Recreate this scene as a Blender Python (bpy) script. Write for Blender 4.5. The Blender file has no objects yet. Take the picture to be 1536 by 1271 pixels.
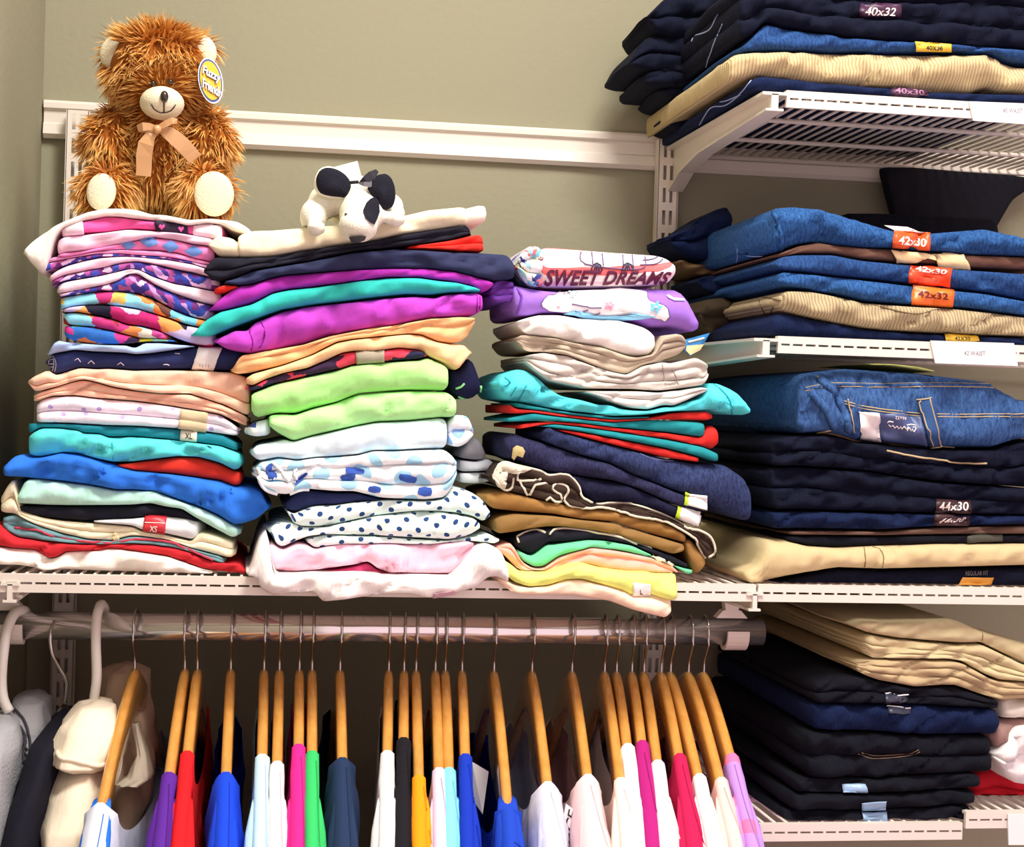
import bpy, math, random
from mathutils import Vector, noise
from mathutils.bvhtree import BVHTree
random.seed(7)
SC = bpy.context.scene
COL = SC.collection

# ------------------------------------------------------------------ camera
S = 0.642
F_PX, W_PX, H_PX = 2480.6, 1536.0, 1271.0
CAM = Vector((0.0, -2.6726*S, 0.2182*S))
YAW, PITCH, ROLL = 0.1537, -0.0065, 0.0300
_cy, _sy = math.cos(YAW), math.sin(YAW)
FWD = Vector((_sy*math.cos(PITCH), _cy*math.cos(PITCH), math.sin(PITCH)))
_R = Vector((_cy, -_sy, 0)); _U = _R.cross(FWD)
RGT = _R*math.cos(ROLL) + _U*math.sin(ROLL)
UPV = -_R*math.sin(ROLL) + _U*math.cos(ROLL)
cd = bpy.data.cameras.new('camera'); cam = bpy.data.objects.new('camera', cd); COL.objects.link(cam)
cd.sensor_width = 36.0; cd.lens = F_PX/W_PX*36.0; cd.clip_start = 0.05; cd.clip_end = 50
from mathutils import Matrix
cam.matrix_world = Matrix((( RGT.x, UPV.x, -FWD.x, CAM.x), (RGT.y, UPV.y, -FWD.y, CAM.y), (RGT.z, UPV.z, -FWD.z, CAM.z), (0,0,0,1)))
SC.camera = cam

# ------------------------------------------------------------------ world, lights, exposure
wd = bpy.data.worlds.new('world'); SC.world = wd; wd.use_nodes = True
wd.node_tree.nodes['Background'].inputs[0].default_value = (1.0, 0.74, 0.80, 1)
wd.node_tree.nodes['Background'].inputs[1].default_value = 1.35
def area(name, loc, target, sx, sy, power, col=(1.0, 0.97, 0.92)):
    l = bpy.data.lights.new(name, 'AREA'); l.shape = 'RECTANGLE'; l.size = sx; l.size_y = sy; l.energy = power; l.color = col
    o = bpy.data.objects.new(name, l); COL.objects.link(o); o.location = loc
    o.rotation_euler = (Vector(target)-Vector(loc)).to_track_quat('-Z', 'Y').to_euler()
    return o
area('fluorescent_and_fill_lamp', (0.36, -1.0, 1.28), (0.34, -1.02, 0.0), 0.9, 0.2, 38)
area('fluorescent_and_fill_lamp', (-0.20, -2.2, 1.28), (-0.20, -2.15, 0.0), 0.8, 0.25, 5)  # added fill lamp from the front, not a fixture of this room
SC.view_settings.view_transform = 'Standard'; SC.view_settings.look = 'None'
SC.view_settings.exposure = -0.16; SC.view_settings.gamma = 1.0
SC.view_settings.use_curve_mapping = False

# ------------------------------------------------------------------ projection helpers
def ray(px, py):
    return (FWD*F_PX + RGT*(px-W_PX/2) - UPV*(py-H_PX/2)).normalized()
def at(px, py, Y):
    d = ray(px, py); return CAM + d*((Y-CAM.y)/d.y)
def atx(px, py, X):
    d = ray(px, py); return CAM + d*((X-CAM.x)/d.x)
def to_px(p):
    v = Vector(p)-CAM; w = v.dot(FWD)
    return W_PX/2+F_PX*v.dot(RGT)/w, H_PX/2-F_PX*v.dot(UPV)/w
def mpp(Y): return (Y-CAM.y)/F_PX*1.01      # metres per pixel around plane Y
def interp(pts, x):
    if x <= pts[0][0]: return pts[0][1]
    for a, b in zip(pts, pts[1:]):
        if x <= b[0]:
            t = (x-a[0])/max(1e-6, b[0]-a[0]); return a[1]+(b[1]-a[1])*t
    return pts[-1][1]
def smooth_interp(pts, x, r=4.0):
    return sum(w*interp(pts, min(max(x+d*r, pts[0][0]), pts[-1][0])) for d, w in ((-1,.2),(-.5,.2),(0,.2),(.5,.2),(1,.2)))

# ------------------------------------------------------------------ materials
def lin(c):
    c = c/255.0
    return c/12.92 if c <= .04045 else ((c+.055)/1.055)**2.4
def rgb(c): return (lin(c[0]), lin(c[1]), lin(c[2]), 1)
MATS = {}
def _new(key):
    m = bpy.data.materials.new(key); m.use_nodes = True; nt = m.node_tree; b = nt.nodes['Principled BSDF']
    MATS[key] = m; return m, nt, b
def N(nt, t, **kw):
    n = nt.nodes.new(t)
    for k, v in kw.items(): setattr(n, k, v)
    return n
def ramp(nt, stops, const=True):
    r = N(nt, 'ShaderNodeValToRGB'); cr = r.color_ramp
    if const: cr.interpolation = 'CONSTANT'
    while len(cr.elements) < len(stops): cr.elements.new(0.5)
    for e, (p, c) in zip(cr.elements, stops): e.position = p; e.color = rgb(c)
    return r
def weave(nt, b, scale=1400, strength=.12, wr=70, ws=.25):
    uv = N(nt, 'ShaderNodeUVMap')
    n1 = N(nt, 'ShaderNodeTexNoise'); n1.inputs['Scale'].default_value = scale; n1.inputs['Detail'].default_value = 1
    n2 = N(nt, 'ShaderNodeTexNoise'); n2.inputs['Scale'].default_value = wr; n2.inputs['Detail'].default_value = 3
    mp = N(nt, 'ShaderNodeMapping'); mp.inputs['Scale'].default_value = (1, .55, 1); mp.inputs['Rotation'].default_value = (0,0,.5)
    nt.links.new(uv.outputs[0], n1.inputs['Vector']); nt.links.new(uv.outputs[0], mp.inputs[0]); nt.links.new(mp.outputs[0], n2.inputs['Vector'])
    b1 = N(nt, 'ShaderNodeBump'); b1.inputs['Strength'].default_value = strength; b1.inputs['Distance'].default_value = .0006
    b2 = N(nt, 'ShaderNodeBump'); b2.inputs['Strength'].default_value = ws; b2.inputs['Distance'].default_value = .006
    nt.links.new(n1.outputs[0], b1.inputs['Height']); nt.links.new(n2.outputs[0], b2.inputs['Height'])
    nt.links.new(b2.outputs[0], b1.inputs['Normal']); nt.links.new(b1.outputs[0], b.inputs['Normal'])
    return uv
def cloth(c, key=None, rough=.85, sheen=.15, ws=.25):
    key = key or 'cloth_%d_%d_%d' % tuple(c)
    if key in MATS: return MATS[key]
    m, nt, b = _new(key)
    b.inputs['Base Color'].default_value = rgb(c); b.inputs['Roughness'].default_value = rough
    b.inputs['Specular IOR Level'].default_value = .2
    b.inputs['Sheen Weight'].default_value = sheen; b.inputs['Sheen Roughness'].default_value = .5
    b.inputs['Sheen Tint'].default_value = rgb(c)
    weave(nt, b, ws=ws); return m
def denim(key, dark, light, scale=55):
    if key in MATS: return MATS[key]
    m, nt, b = _new(key); uv = weave(nt, b, 1200, .25, 45, .35)
    mp = N(nt, 'ShaderNodeMapping'); mp.inputs['Scale'].default_value = (1, .35, 1)
    nt.links.new(uv.outputs[0], mp.inputs[0])
    n = N(nt, 'ShaderNodeTexNoise'); n.inputs['Scale'].default_value = scale*9; n.inputs['Detail'].default_value = 5; n.inputs['Roughness'].default_value = .75
    nt.links.new(mp.outputs[0], n.inputs['Vector'])
    r = ramp(nt, [(.30, dark), (.72, light)], False); nt.links.new(n.outputs[0], r.inputs[0])
    nt.links.new(r.outputs[0], b.inputs['Base Color'])
    b.inputs['Roughness'].default_value = .9; b.inputs['Specular IOR Level'].default_value = .15
    return m
def corduroy(key, c, c2, pitch=.0022):
    if key in MATS: return MATS[key]
    m, nt, b = _new(key); uv = N(nt, 'ShaderNodeUVMap')
    wv = N(nt, 'ShaderNodeTexWave'); wv.bands_direction = 'X'; wv.inputs['Scale'].default_value = .314/pitch; wv.inputs['Distortion'].default_value = .1
    nt.links.new(uv.outputs[0], wv.inputs['Vector'])
    r = ramp(nt, [(0, c2), (.6, c)], False); nt.links.new(wv.outputs[0], r.inputs[0]); nt.links.new(r.outputs[0], b.inputs['Base Color'])
    bp = N(nt, 'ShaderNodeBump'); bp.inputs['Strength'].default_value = .5; bp.inputs['Distance'].default_value = .001
    nt.links.new(wv.outputs[0], bp.inputs['Height'])
    n2 = N(nt, 'ShaderNodeTexNoise'); n2.inputs['Scale'].default_value = 45; nt.links.new(uv.outputs[0], n2.inputs['Vector'])
    b2 = N(nt, 'ShaderNodeBump'); b2.inputs['Strength'].default_value = .4; b2.inputs['Distance'].default_value = .008
    nt.links.new(n2.outputs[0], b2.inputs['Height']); nt.links.new(bp.outputs[0], b2.inputs['Normal']); nt.links.new(b2.outputs[0], b.inputs['Normal'])
    b.inputs['Roughness'].default_value = .95; b.inputs['Specular IOR Level'].default_value = .1
    return m
def dots(key, base, dot, pitch=.016, rad=.17, rnd=.15):
    if key in MATS: return MATS[key]
    m, nt, b = _new(key); uv = weave(nt, b)
    v = N(nt, 'ShaderNodeTexVoronoi'); v.voronoi_dimensions = '2D'; v.inputs['Scale'].default_value = 1/pitch; v.inputs['Randomness'].default_value = rnd
    mp = N(nt, 'ShaderNodeMapping'); mp.inputs['Rotation'].default_value = (0, 0, .6)
    nt.links.new(uv.outputs[0], mp.inputs[0]); nt.links.new(mp.outputs[0], v.inputs['Vector'])
    r = ramp(nt, [(0, dot), (rad, base)]); nt.links.new(v.outputs['Distance'], r.inputs[0]); nt.links.new(r.outputs[0], b.inputs['Base Color'])
    b.inputs['Roughness'].default_value = .85; b.inputs['Specular IOR Level'].default_value = .2
    return m
def patchy(key, cols, pitch=.011, distort=.006, seed=0.0, aspect=1.0):
    """printed cloth: irregular patches of several colours"""
    if key in MATS: return MATS[key]
    m, nt, b = _new(key); uv = weave(nt, b)
    n = N(nt, 'ShaderNodeTexNoise'); n.inputs['Scale'].default_value = 220; n.inputs['Detail'].default_value = 2
    nt.links.new(uv.outputs[0], n.inputs['Vector'])
    sb = N(nt, 'ShaderNodeVectorMath', operation='SUBTRACT'); sb.inputs[1].default_value = (.5, .5, .5); nt.links.new(n.outputs['Color'], sb.inputs[0])
    sc = N(nt, 'ShaderNodeVectorMath', operation='SCALE'); sc.inputs['Scale'].default_value = distort; nt.links.new(sb.outputs[0], sc.inputs[0])
    ad = N(nt, 'ShaderNodeVectorMath', operation='ADD'); nt.links.new(uv.outputs[0], ad.inputs[0]); nt.links.new(sc.outputs[0], ad.inputs[1])
    mp = N(nt, 'ShaderNodeMapping'); mp.inputs['Location'].default_value = (seed, seed*.7, 0); mp.inputs['Scale'].default_value = (1, aspect, 1)
    nt.links.new(ad.outputs[0], mp.inputs[0])
    v = N(nt, 'ShaderNodeTexVoronoi'); v.voronoi_dimensions = '2D'; v.inputs['Scale'].default_value = 1/pitch
    nt.links.new(mp.outputs[0], v.inputs['Vector'])
    sp = N(nt, 'ShaderNodeSeparateColor'); nt.links.new(v.outputs['Color'], sp.inputs[0])
    k = len(cols); r = ramp(nt, [(i/k, c) for i, c in enumerate(cols)]); nt.links.new(sp.outputs[0], r.inputs[0])
    nt.links.new(r.outputs[0], b.inputs['Base Color'])
    b.inputs['Roughness'].default_value = .8; b.inputs['Specular IOR Level'].default_value = .2
    return m
def stripes(key, stops, pitch, axis=1):
    if key in MATS: return MATS[key]
    m, nt, b = _new(key); uv = weave(nt, b)
    sp = N(nt, 'ShaderNodeSeparateXYZ'); nt.links.new(uv.outputs[0], sp.inputs[0])
    md = N(nt, 'ShaderNodeMath', operation='DIVIDE'); md.inputs[1].default_value = pitch; nt.links.new(sp.outputs[axis], md.inputs[0])
    fr = N(nt, 'ShaderNodeMath', operation='FRACT'); nt.links.new(md.outputs[0], fr.inputs[0])
    r = ramp(nt, stops); nt.links.new(fr.outputs[0], r.inputs[0]); nt.links.new(r.outputs[0], b.inputs['Base Color'])
    b.inputs['Roughness'].default_value = .85
    return m
def plain(key, c, rough=.5, metal=0.0, spec=.5, coat=0.0, bump=0.0, bscale=60):
    if key in MATS: return MATS[key]
    m, nt, b = _new(key); b.inputs['Base Color'].default_value = rgb(c); b.inputs['Roughness'].default_value = rough
    b.inputs['Metallic'].default_value = metal; b.inputs['Specular IOR Level'].default_value = spec; b.inputs['Coat Weight'].default_value = coat
    b.inputs['Coat Roughness'].default_value = .12
    if bump:
        n = N(nt, 'ShaderNodeTexNoise'); n.inputs['Scale'].default_value = bscale; n.inputs['Detail'].default_value = 4
        g = N(nt, 'ShaderNodeNewGeometry'); nt.links.new(g.outputs['Position'], n.inputs['Vector'])
        bp = N(nt, 'ShaderNodeBump'); bp.inputs['Strength'].default_value = bump; bp.inputs['Distance'].default_value = .002
        nt.links.new(n.outputs[0], bp.inputs['Height']); nt.links.new(bp.outputs[0], b.inputs['Normal'])
    return m
def wood(key):
    m, nt, b = _new(key); tc = N(nt, 'ShaderNodeTexCoord'); mp = N(nt, 'ShaderNodeMapping'); mp.inputs['Scale'].default_value = (160, 9, 160)
    nt.links.new(tc.outputs['Object'], mp.inputs[0])
    n = N(nt, 'ShaderNodeTexNoise'); n.inputs['Scale'].default_value = 1; n.inputs['Detail'].default_value = 4
    nt.links.new(mp.outputs[0], n.inputs['Vector'])
    r = ramp(nt, [(.3, (206,142,62)), (.7, (220,162,80))], False); nt.links.new(n.outputs[0], r.inputs[0]); nt.links.new(r.outputs[0], b.inputs['Base Color'])
    b.inputs['Roughness'].default_value = .24; b.inputs['Coat Weight'].default_value = 1; b.inputs['Coat Roughness'].default_value = .1
    return m

# ------------------------------------------------------------------ objects
BV = {}
def tag(o, label=None, cat=None, group=None, kind=None):
    if label: o['label'] = label
    if cat: o['category'] = cat
    if group: o['group'] = group
    if kind: o['kind'] = kind
    return o
def mk(name, verts, faces, mat, parent=None, uvs=None, smooth=True, origin=None):
    """verts in world space; the object's origin goes to the base centre (or the parent's)"""
    if parent is not None:
        org = Vector(parent['_org'])
    elif origin is not None: org = Vector(origin)
    else:
        xs = [v[0] for v in verts]; ys = [v[1] for v in verts]; zs = [v[2] for v in verts]
        org = Vector(((min(xs)+max(xs))/2, (min(ys)+max(ys))/2, min(zs)))
    me = bpy.data.meshes.new(name)
    me.from_pydata([(v[0]-org.x, v[1]-org.y, v[2]-org.z) for v in verts], [], faces)
    if smooth: me.polygons.foreach_set('use_smooth', [True]*len(me.polygons))
    uvl = me.uv_layers.new(name='UVMap')
    if uvs is None: uvs = [(v[0]+v[1]*.3, v[2]+v[1]*.6) for v in verts]
    buf = []
    for l in me.loops:
        u = uvs[l.vertex_index]; buf += [u[0], u[1]]
    uvl.data.foreach_set('uv', buf)
    if isinstance(mat, (list, tuple)):
        for x in mat: me.materials.append(x)
    else: me.materials.append(mat)
    o = bpy.data.objects.new(name, me); COL.objects.link(o)
    if parent is not None: o.parent = parent
    else: o.location = org
    o['_org'] = tuple(org)
    return o
def empty(name, loc, label=None, cat=None, group=None):
    o = bpy.data.objects.new(name, None); COL.objects.link(o); o.location = loc; o.empty_display_size = .05; o['_org'] = tuple(loc)
    return tag(o, label, cat, group)
def boxm(x0, x1, y0, y1, z0, z1, V=None, Fc=None):
    V = [] if V is None else V; Fc = [] if Fc is None else Fc
    k = len(V)
    V += [(x0,y0,z0),(x1,y0,z0),(x1,y1,z0),(x0,y1,z0),(x0,y0,z1),(x1,y0,z1),(x1,y1,z1),(x0,y1,z1)]
    Fc += [(k,k+3,k+2,k+1),(k+4,k+5,k+6,k+7),(k,k+1,k+5,k+4),(k+1,k+2,k+6,k+5),(k+2,k+3,k+7,k+6),(k+3,k,k+4,k+7)]
    return V, Fc
def tubem(pts, r, V=None, Fc=None, seg=7, caps=True, flat=1.0):
    """flat<1 squashes the tube across its local side axis"""
    V = [] if V is None else V; Fc = [] if Fc is None else Fc
    pts = [Vector(p) for p in pts]; k0 = len(V); n = len(pts)
    up = Vector((0.31, .12, 1)).normalized()
    for i, p in enumerate(pts):
        t = (pts[min(i+1, n-1)]-pts[max(i-1, 0)])
        if t.length < 1e-9: t = Vector((0,0,1))
        t.normalize(); a = t.cross(up)
        if a.length < 1e-3: a = t.cross(Vector((1,0,0)))
        a.normalize(); b = a.cross(t)
        rr = r[i] if isinstance(r, (list, tuple)) else r
        for s in range(seg):
            an = 2*math.pi*s/seg
            q = p + a*(math.cos(an)*rr) + b*(math.sin(an)*rr*flat); V.append(tuple(q))
    for i in range(n-1):
        for s in range(seg):
            a0 = k0+i*seg+s; a1 = k0+i*seg+(s+1) % seg
            Fc.append((a0, a1, a1+seg, a0+seg))
    if caps:
        Fc.append(tuple(k0+s for s in reversed(range(seg)))); Fc.append(tuple(k0+(n-1)*seg+s for s in range(seg)))
    return V, Fc
def resample(pts, step):
    pts = [Vector(p) for p in pts]
    # catmull-rom
    out = []
    n = len(pts)
    for i in range(n-1):
        p0 = pts[max(i-1, 0)]; p1 = pts[i]; p2 = pts[i+1]; p3 = pts[min(i+2, n-1)]
        k = max(1, int((p2-p1).length/step))
        for j in range(k):
            t = j/k
            out.append(.5*((2*p1)+(-p0+p2)*t+(2*p0-5*p1+4*p2-p3)*t*t+(-p0+3*p1-3*p2+p3)*t**3))
    out.append(pts[-1]); return out

# ---- folded garment --------------------------------------------------------
def fold(name, mat, top, bot, yf=-.335, yb=-.10, lobes=1, bulge=1.0, end=.006, amp=.0012, zmin=None, parent=None, seed=None,
         label=None, cat=None, group=None, fr=None, step=5.0, sqp=2.3, rmax=.013, hang=None, sideb=1.0, skew=0.0, wob=.07):
    """A folded piece of cloth. top / bot: outline of its front edge as (pixel x, pixel y) polylines read off the photograph and
    carried to the plane y=yf; from there the cloth runs back to yb as a real body with rounded, layered front and sides."""
    seed = random.uniform(0, 90) if seed is None else seed
    x0 = max(top[0][0], bot[0][0]); x1 = min(top[-1][0], bot[-1][0])
    e_px = min(end/mpp(yf), (x1-x0)*.3)
    cols = [(x0+e_px*(1-math.sin(a)), math.cos(a), math.sin(a)) for a in (1.50, 1.25, .95, .6, .3)]
    n = max(4, int((x1-x0-2*e_px)/step))
    cols += [(x0+e_px+(x1-x0-2*e_px)*i/n, 1.0, 0.0) for i in range(n+1)]
    cols += [(x1-e_px*(1-math.sin(a)), math.cos(a), math.sin(a)) for a in (.3, .6, .95, 1.25, 1.50)]
    if fr is None: fr = [(i+1)/lobes for i in range(lobes-1)]
    bounds0 = [0.0]+list(fr)+[1.0]
    mper = 7 if lobes == 1 else (6 if lobes == 2 else 5)
    V, UV, Fc = [], [], []
    IN = 4
    M = lobes*mper
    RL = 2*(M+1)+2*IN
    for ci, (cx, ce, sn) in enumerate(cols):
        T = at(cx, smooth_interp(top, cx), yf); B = at(cx, smooth_interp(bot, cx), yf)
        if T.z-B.z < .0012:
            md = (T.z+B.z)/2; T.z = md+.0006; B.z = md-.0006
        ins = min(.0005, (T.z-B.z)*.11); T.z -= ins; B.z += ins
        mid = (T+B)/2
        shrink = .80+.20*ce
        T = mid+(T-mid)*shrink; B = mid+(B-mid)*shrink
        h = (T-B).length
        bd = list(bounds0)
        for j in range(1, len(bd)-1):
            bd[j] = min(.96, max(.04, bd[j]+wob*noise.noise(Vector((T.x*14, j*5.1, seed)))+.5*wob*noise.noise(Vector((T.x*45, j*3.1, seed+4)))))
        ring = []
        recede = end*(1-ce)*.9
        for k in range(M+1):
            j = min(k//mper, lobes-1); tau = (k-j*mper)/mper
            tau = (1-math.cos(math.pi*tau))/2
            t = bd[j]+(bd[j+1]-bd[j])*tau
            lh = h*(bd[j+1]-bd[j])
            R = min(lh*.5, rmax)*bulge
            pr = max(0.0, 1-abs(2*tau-1)**sqp)**(1/sqp)
            p = B+(T-B)*t
            w = amp*1.5*(.35+.65*ce)
            d = w*(noise.noise(Vector((p.x*38+p.z*25, p.z*70, seed)))*1.2 + .7*noise.noise(Vector((p.x*100-p.z*60, p.z*130, seed+9))) + 1.1*max(0, .16-abs(noise.noise(Vector((p.x*26-p.z*38, p.z*30+seed, seed+3)))))*6-.35)
            y = yf+R*(1-pr)+recede+d*min(1, pr*1.5)+ .0025*noise.noise(Vector((p.x*9, j*7.7, seed+2)))*(1 if lobes > 1 else .4)
            ring.append((p.x, y, p.z, t, pr, R))
        yF1 = ring[-1][1]; yF0 = ring[0][1]
        yB = yb-recede
        def pt(x, y, z, u, v):
            V.append((x, y, z)); UV.append((u, v))
        vacc = 0; pv = None
        sk = skew*(1-ci/(len(cols)-1))
        for (x, y, z, t, pr, R) in ring:
            if pv is not None: vacc += math.hypot(y-pv[0], z-pv[1])
            pv = (y, z); pt(x, y, z, T.x, vacc)
        fr_in = [.02, .12, .4, .75] if hang is not None else [.06, .25, .55, .8]
        def drop(y, z, isT):
            if hang is not None and y > -.3652: z = max(z, hang+(.0032 if isT else 0))
            if zmin is not None: z = max(z, zmin+(.002 if isT else 0))
            return z
        for q in fr_in:
            y = yF1+(yB-yF1)*q; z = drop(y, T.z, True); pt(T.x+sk*q, y, z, T.x, vacc+(y-yF1))
        for (x, y, z, t, pr, R) in reversed(ring):
            z2 = drop(yB, z, t > .5); pt(x+sk, yB+R*.5*pr-R*.5, z2, T.x, vacc+(yB-yF1)+(T.z-z))
        for q in reversed(fr_in):
            y = yF0+(yB-yF0)*q; z = drop(y, B.z, False); pt(B.x+sk*q, y, z, T.x, -(y-yF0))
        if zmin is not None:
            b0 = len(V)-RL
            for k in range(RL):
                if V[b0+k][2] < zmin: V[b0+k] = (V[b0+k][0], V[b0+k][1], zmin+(.0001 if k < M//2 else 0))
    nc = len(cols)
    for c in range(nc-1):
        for k in range(RL):
            a = c*RL+k; b = c*RL+(k+1) % RL
            Fc.append((a, a+RL, b+RL, b))
    # side faces, layered like the front
    for side in (0, 1):
        base = 0 if side == 0 else (nc-1)*RL
        sg = -1 if side == 0 else 1
        def fi(k): return base+k
        def bi(k): return base+(M+1)+IN+(M-k)
        def ti(i): return base+(M+1)+i
        def bo(i): return base+(M+1)+IN+(M+1)+(IN-1-i)
        rows = []
        for k in range(M+1):
            if k == 0: rows.append([fi(0)]+[bo(i) for i in range(IN)]+[bi(0)]); continue
            if k == M: rows.append([fi(M)]+[ti(i) for i in range(IN)]+[bi(M)]); continue
            A = Vector(V[fi(k)]); Bk = Vector(V[bi(k)])
            j = min(k//mper, lobes-1); tau = (k-j*mper)/mper; tau = (1-math.cos(math.pi*tau))/2
            pr = max(0.0, 1-abs(2*tau-1)**sqp)**(1/sqp)
            r = [fi(k)]
            for i in range(IN):
                q = (.06, .25, .55, .8)[i]
                p = A.lerp(Bk, q); p.z = A.z + (V[ti(i)][2]-V[fi(M)][2])*(k/M) + (V[bo(i)][2]-V[fi(0)][2])*(1-k/M)
                p.x += sg*sideb*(pr*.0035*math.sin(math.pi*min(1, q*1.2+.1))*(1+1.2*noise.noise(Vector((p.y*22, j*4.3, seed+side*8)))) + .0022*noise.noise(Vector((p.y*40, p.z*60, seed+5))))
                r.append(len(V)); V.append(tuple(p)); UV.append((A.x+sg*(p.y-A.y), UV[fi(k)][1]))
            r.append(bi(k)); rows.append(r)
        for k in range(M):
            for i in range(IN+1):
                a, b, c2, d2 = rows[k][i], rows[k][i+1], rows[k+1][i+1], rows[k+1][i]
                Fc.append((a, d2, c2, b) if side == 0 else (a, b, c2, d2))
    o = mk(name, V, Fc, mat, parent, UV)
    BV[o.name] = BVHTree.FromPolygons(V, Fc)
    if label: tag(o, label, cat, group)
    return o

# ---- things laid on a surface ---------------------------------------------
def hit(target, px, py, off=.0006):
    d = ray(px, py)
    for t in (target if isinstance(target, (list, tuple)) else [target]):
        r = BV[t.name].ray_cast(CAM, d)
        if r[0] is not None:
            n = r[1]
            if n.dot(d) > 0: n = -n
            return r[0]+n*off
    return None
def hit_or(target, px, py, off, last):
    h = hit(target, px, py, off)
    if h is not None: return h
    if last is not None:
        return at(px, py, last.y)
    # search nearby
    for rr in (2, 4, 7, 11):
        for dx, dy in ((0,rr),(0,-rr),(rr,0),(-rr,0)):
            h = hit(target, px+dx, py+dy, off)
            if h is not None: return at(px, py, h.y)
    t = target if not isinstance(target, (list, tuple)) else target[0]
    return at(px, py, t['_org'][1])
def decal(name, target, quad, mat, nu=8, nv=6, off=.0012, parent=None, thick=.0004):
    """quad: tl, tr, br, bl in pixels; a thin label wrapped onto the surface there"""
    tl, tr, br, bl = [Vector(q) for q in quad]; V = []; UV = []
    last = None; nu = int(nu*1.7); nv = int(nv*1.7); off = max(off, .0012)
    for layer in (0, 1):
        for j in range(nv+1):
            for i in range(nu+1):
                u, v = i/nu, j/nv
                p = (tl*(1-u)+tr*u)*(1-v)+(bl*(1-u)+br*u)*v
                h = hit_or(target, p.x, p.y, off+(thick if layer == 0 else 0), last); last = h
                V.append(tuple(h)); UV.append((u, 1-v))
    Fc = []; W = nu+1; L = W*(nv+1)
    for j in range(nv):
        for i in range(nu):
            a = j*W+i; Fc.append((a, a+W, a+W+1, a+1)); Fc.append((L+a, L+a+1, L+a+W+1, L+a+W))
    for i in range(nu):
        Fc.append((i, i+1, L+i+1, L+i)); a = nv*W+i; Fc.append((a+1, a, L+a, L+a+1))
    for j in range(nv):
        a = j*W; Fc.append((a+W, a, L+a, L+a+W)); a = j*W+nu; Fc.append((a, a+W, L+a+W, L+a))
    t0 = target if not isinstance(target, (list, tuple)) else target[0]
    o = mk(name, V, Fc, mat, parent or t0, UV)
    BV[o.name] = BVHTree.FromPolygons(V, Fc)
    return o
def blob(name, target, pts, mat, off=.0005, parent=None, rings=3):
    """filled outline printed on a surface"""
    cx = sum(p[0] for p in pts)/len(pts); cy = sum(p[1] for p in pts)/len(pts)
    off += .0005; rings += 2
    last = hit_or(target, cx, cy, off, None); V = [tuple(last)]; n = len(pts); Fc = []
    for r in range(1, rings+1):
        for p in pts:
            q = (cx+(p[0]-cx)*r/rings, cy+(p[1]-cy)*r/rings)
            h = hit_or(target, q[0], q[1], off, last); V.append(tuple(h))
    for i in range(n): Fc.append((0, 1+i, 1+(i+1) % n))
    for r in range(rings-1):
        for i in range(n):
            a = 1+r*n+i; b = 1+r*n+(i+1) % n; Fc.append((a, a+n, b+n, b))
    t0 = target if not isinstance(target, (list, tuple)) else target[0]
    return mk(name, V, Fc, mat, parent or t0)
def ell(cx, cy, rx, ry, n=14, rot=0):
    c, s = math.cos(rot), math.sin(rot)
    return [(cx+rx*math.cos(a)*c-ry*math.sin(a)*s, cy+rx*math.cos(a)*s+ry*math.sin(a)*c) for a in [2*math.pi*i/n for i in range(n)]]
def line(name, target, polys, r, mat, off=.0003, parent=None, step=4, loose=False):
    """thread, piping or drawn line following a surface; polys: list of pixel polylines"""
    V, Fc = [], []
    for pts in polys:
        P = resample([(p[0], p[1], 0) for p in pts], step); Q = []
        for p in P:
            h = hit_or(target, p.x, p.y, off, Q[-1] if Q else None) if loose else hit(target, p.x, p.y, off)
            if h is None or (Q and (h-Q[-1]).length > .03):
                if len(Q) > 1: tubem(Q, r, V, Fc, seg=5)
                Q = []
            if h is not None: Q.append(h)
        if len(Q) > 1: tubem(Q, r, V, Fc, seg=5)
    t0 = target if not isinstance(target, (list, tuple)) else target[0]
    o = mk(name, V, Fc, mat, parent or t0)
    if len(polys) > 1: o['kind'] = 'stuff'
    return o
def px_tube(name, pts, Y, r, mat, parent=None, step=.004, **kw):
    P = resample([at(p[0], p[1], p[2] if len(p) > 2 else Y) for p in pts], step)
    V, Fc = tubem(P, r, **kw)
    return mk(name, V, Fc, mat, parent)
_DG = None
def text_mesh(s, shear=0.0, bold=0.0, spacing=1.0):
    c = bpy.data.curves.new('writing', 'FONT'); c.body = s; c.size = 1; c.shear = shear; c.offset = bold; c.space_character = spacing; c.resolution_u = 3
    o = bpy.data.objects.new('writing', c); COL.objects.link(o)
    dg = bpy.context.evaluated_depsgraph_get(); me = bpy.data.meshes.new_from_object(o.evaluated_get(dg))
    import bmesh
    bm = bmesh.new(); bm.from_mesh(me); bmesh.ops.triangulate(bm, faces=bm.faces[:])
    for lim in (.5, .25, .16):
        es = [e for e in bm.edges if e.calc_length() > lim]
        if es: bmesh.ops.subdivide_edges(bm, edges=es, cuts=1); bmesh.ops.triangulate(bm, faces=bm.faces[:])
    bm.verts.index_update()
    V = [tuple(v.co) for v in bm.verts]; Fc = [tuple(v.index for v in f.verts) for f in bm.faces]; bm.free()
    bpy.data.objects.remove(o); bpy.data.meshes.remove(me); bpy.data.curves.remove(c)
    return V, Fc
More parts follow.
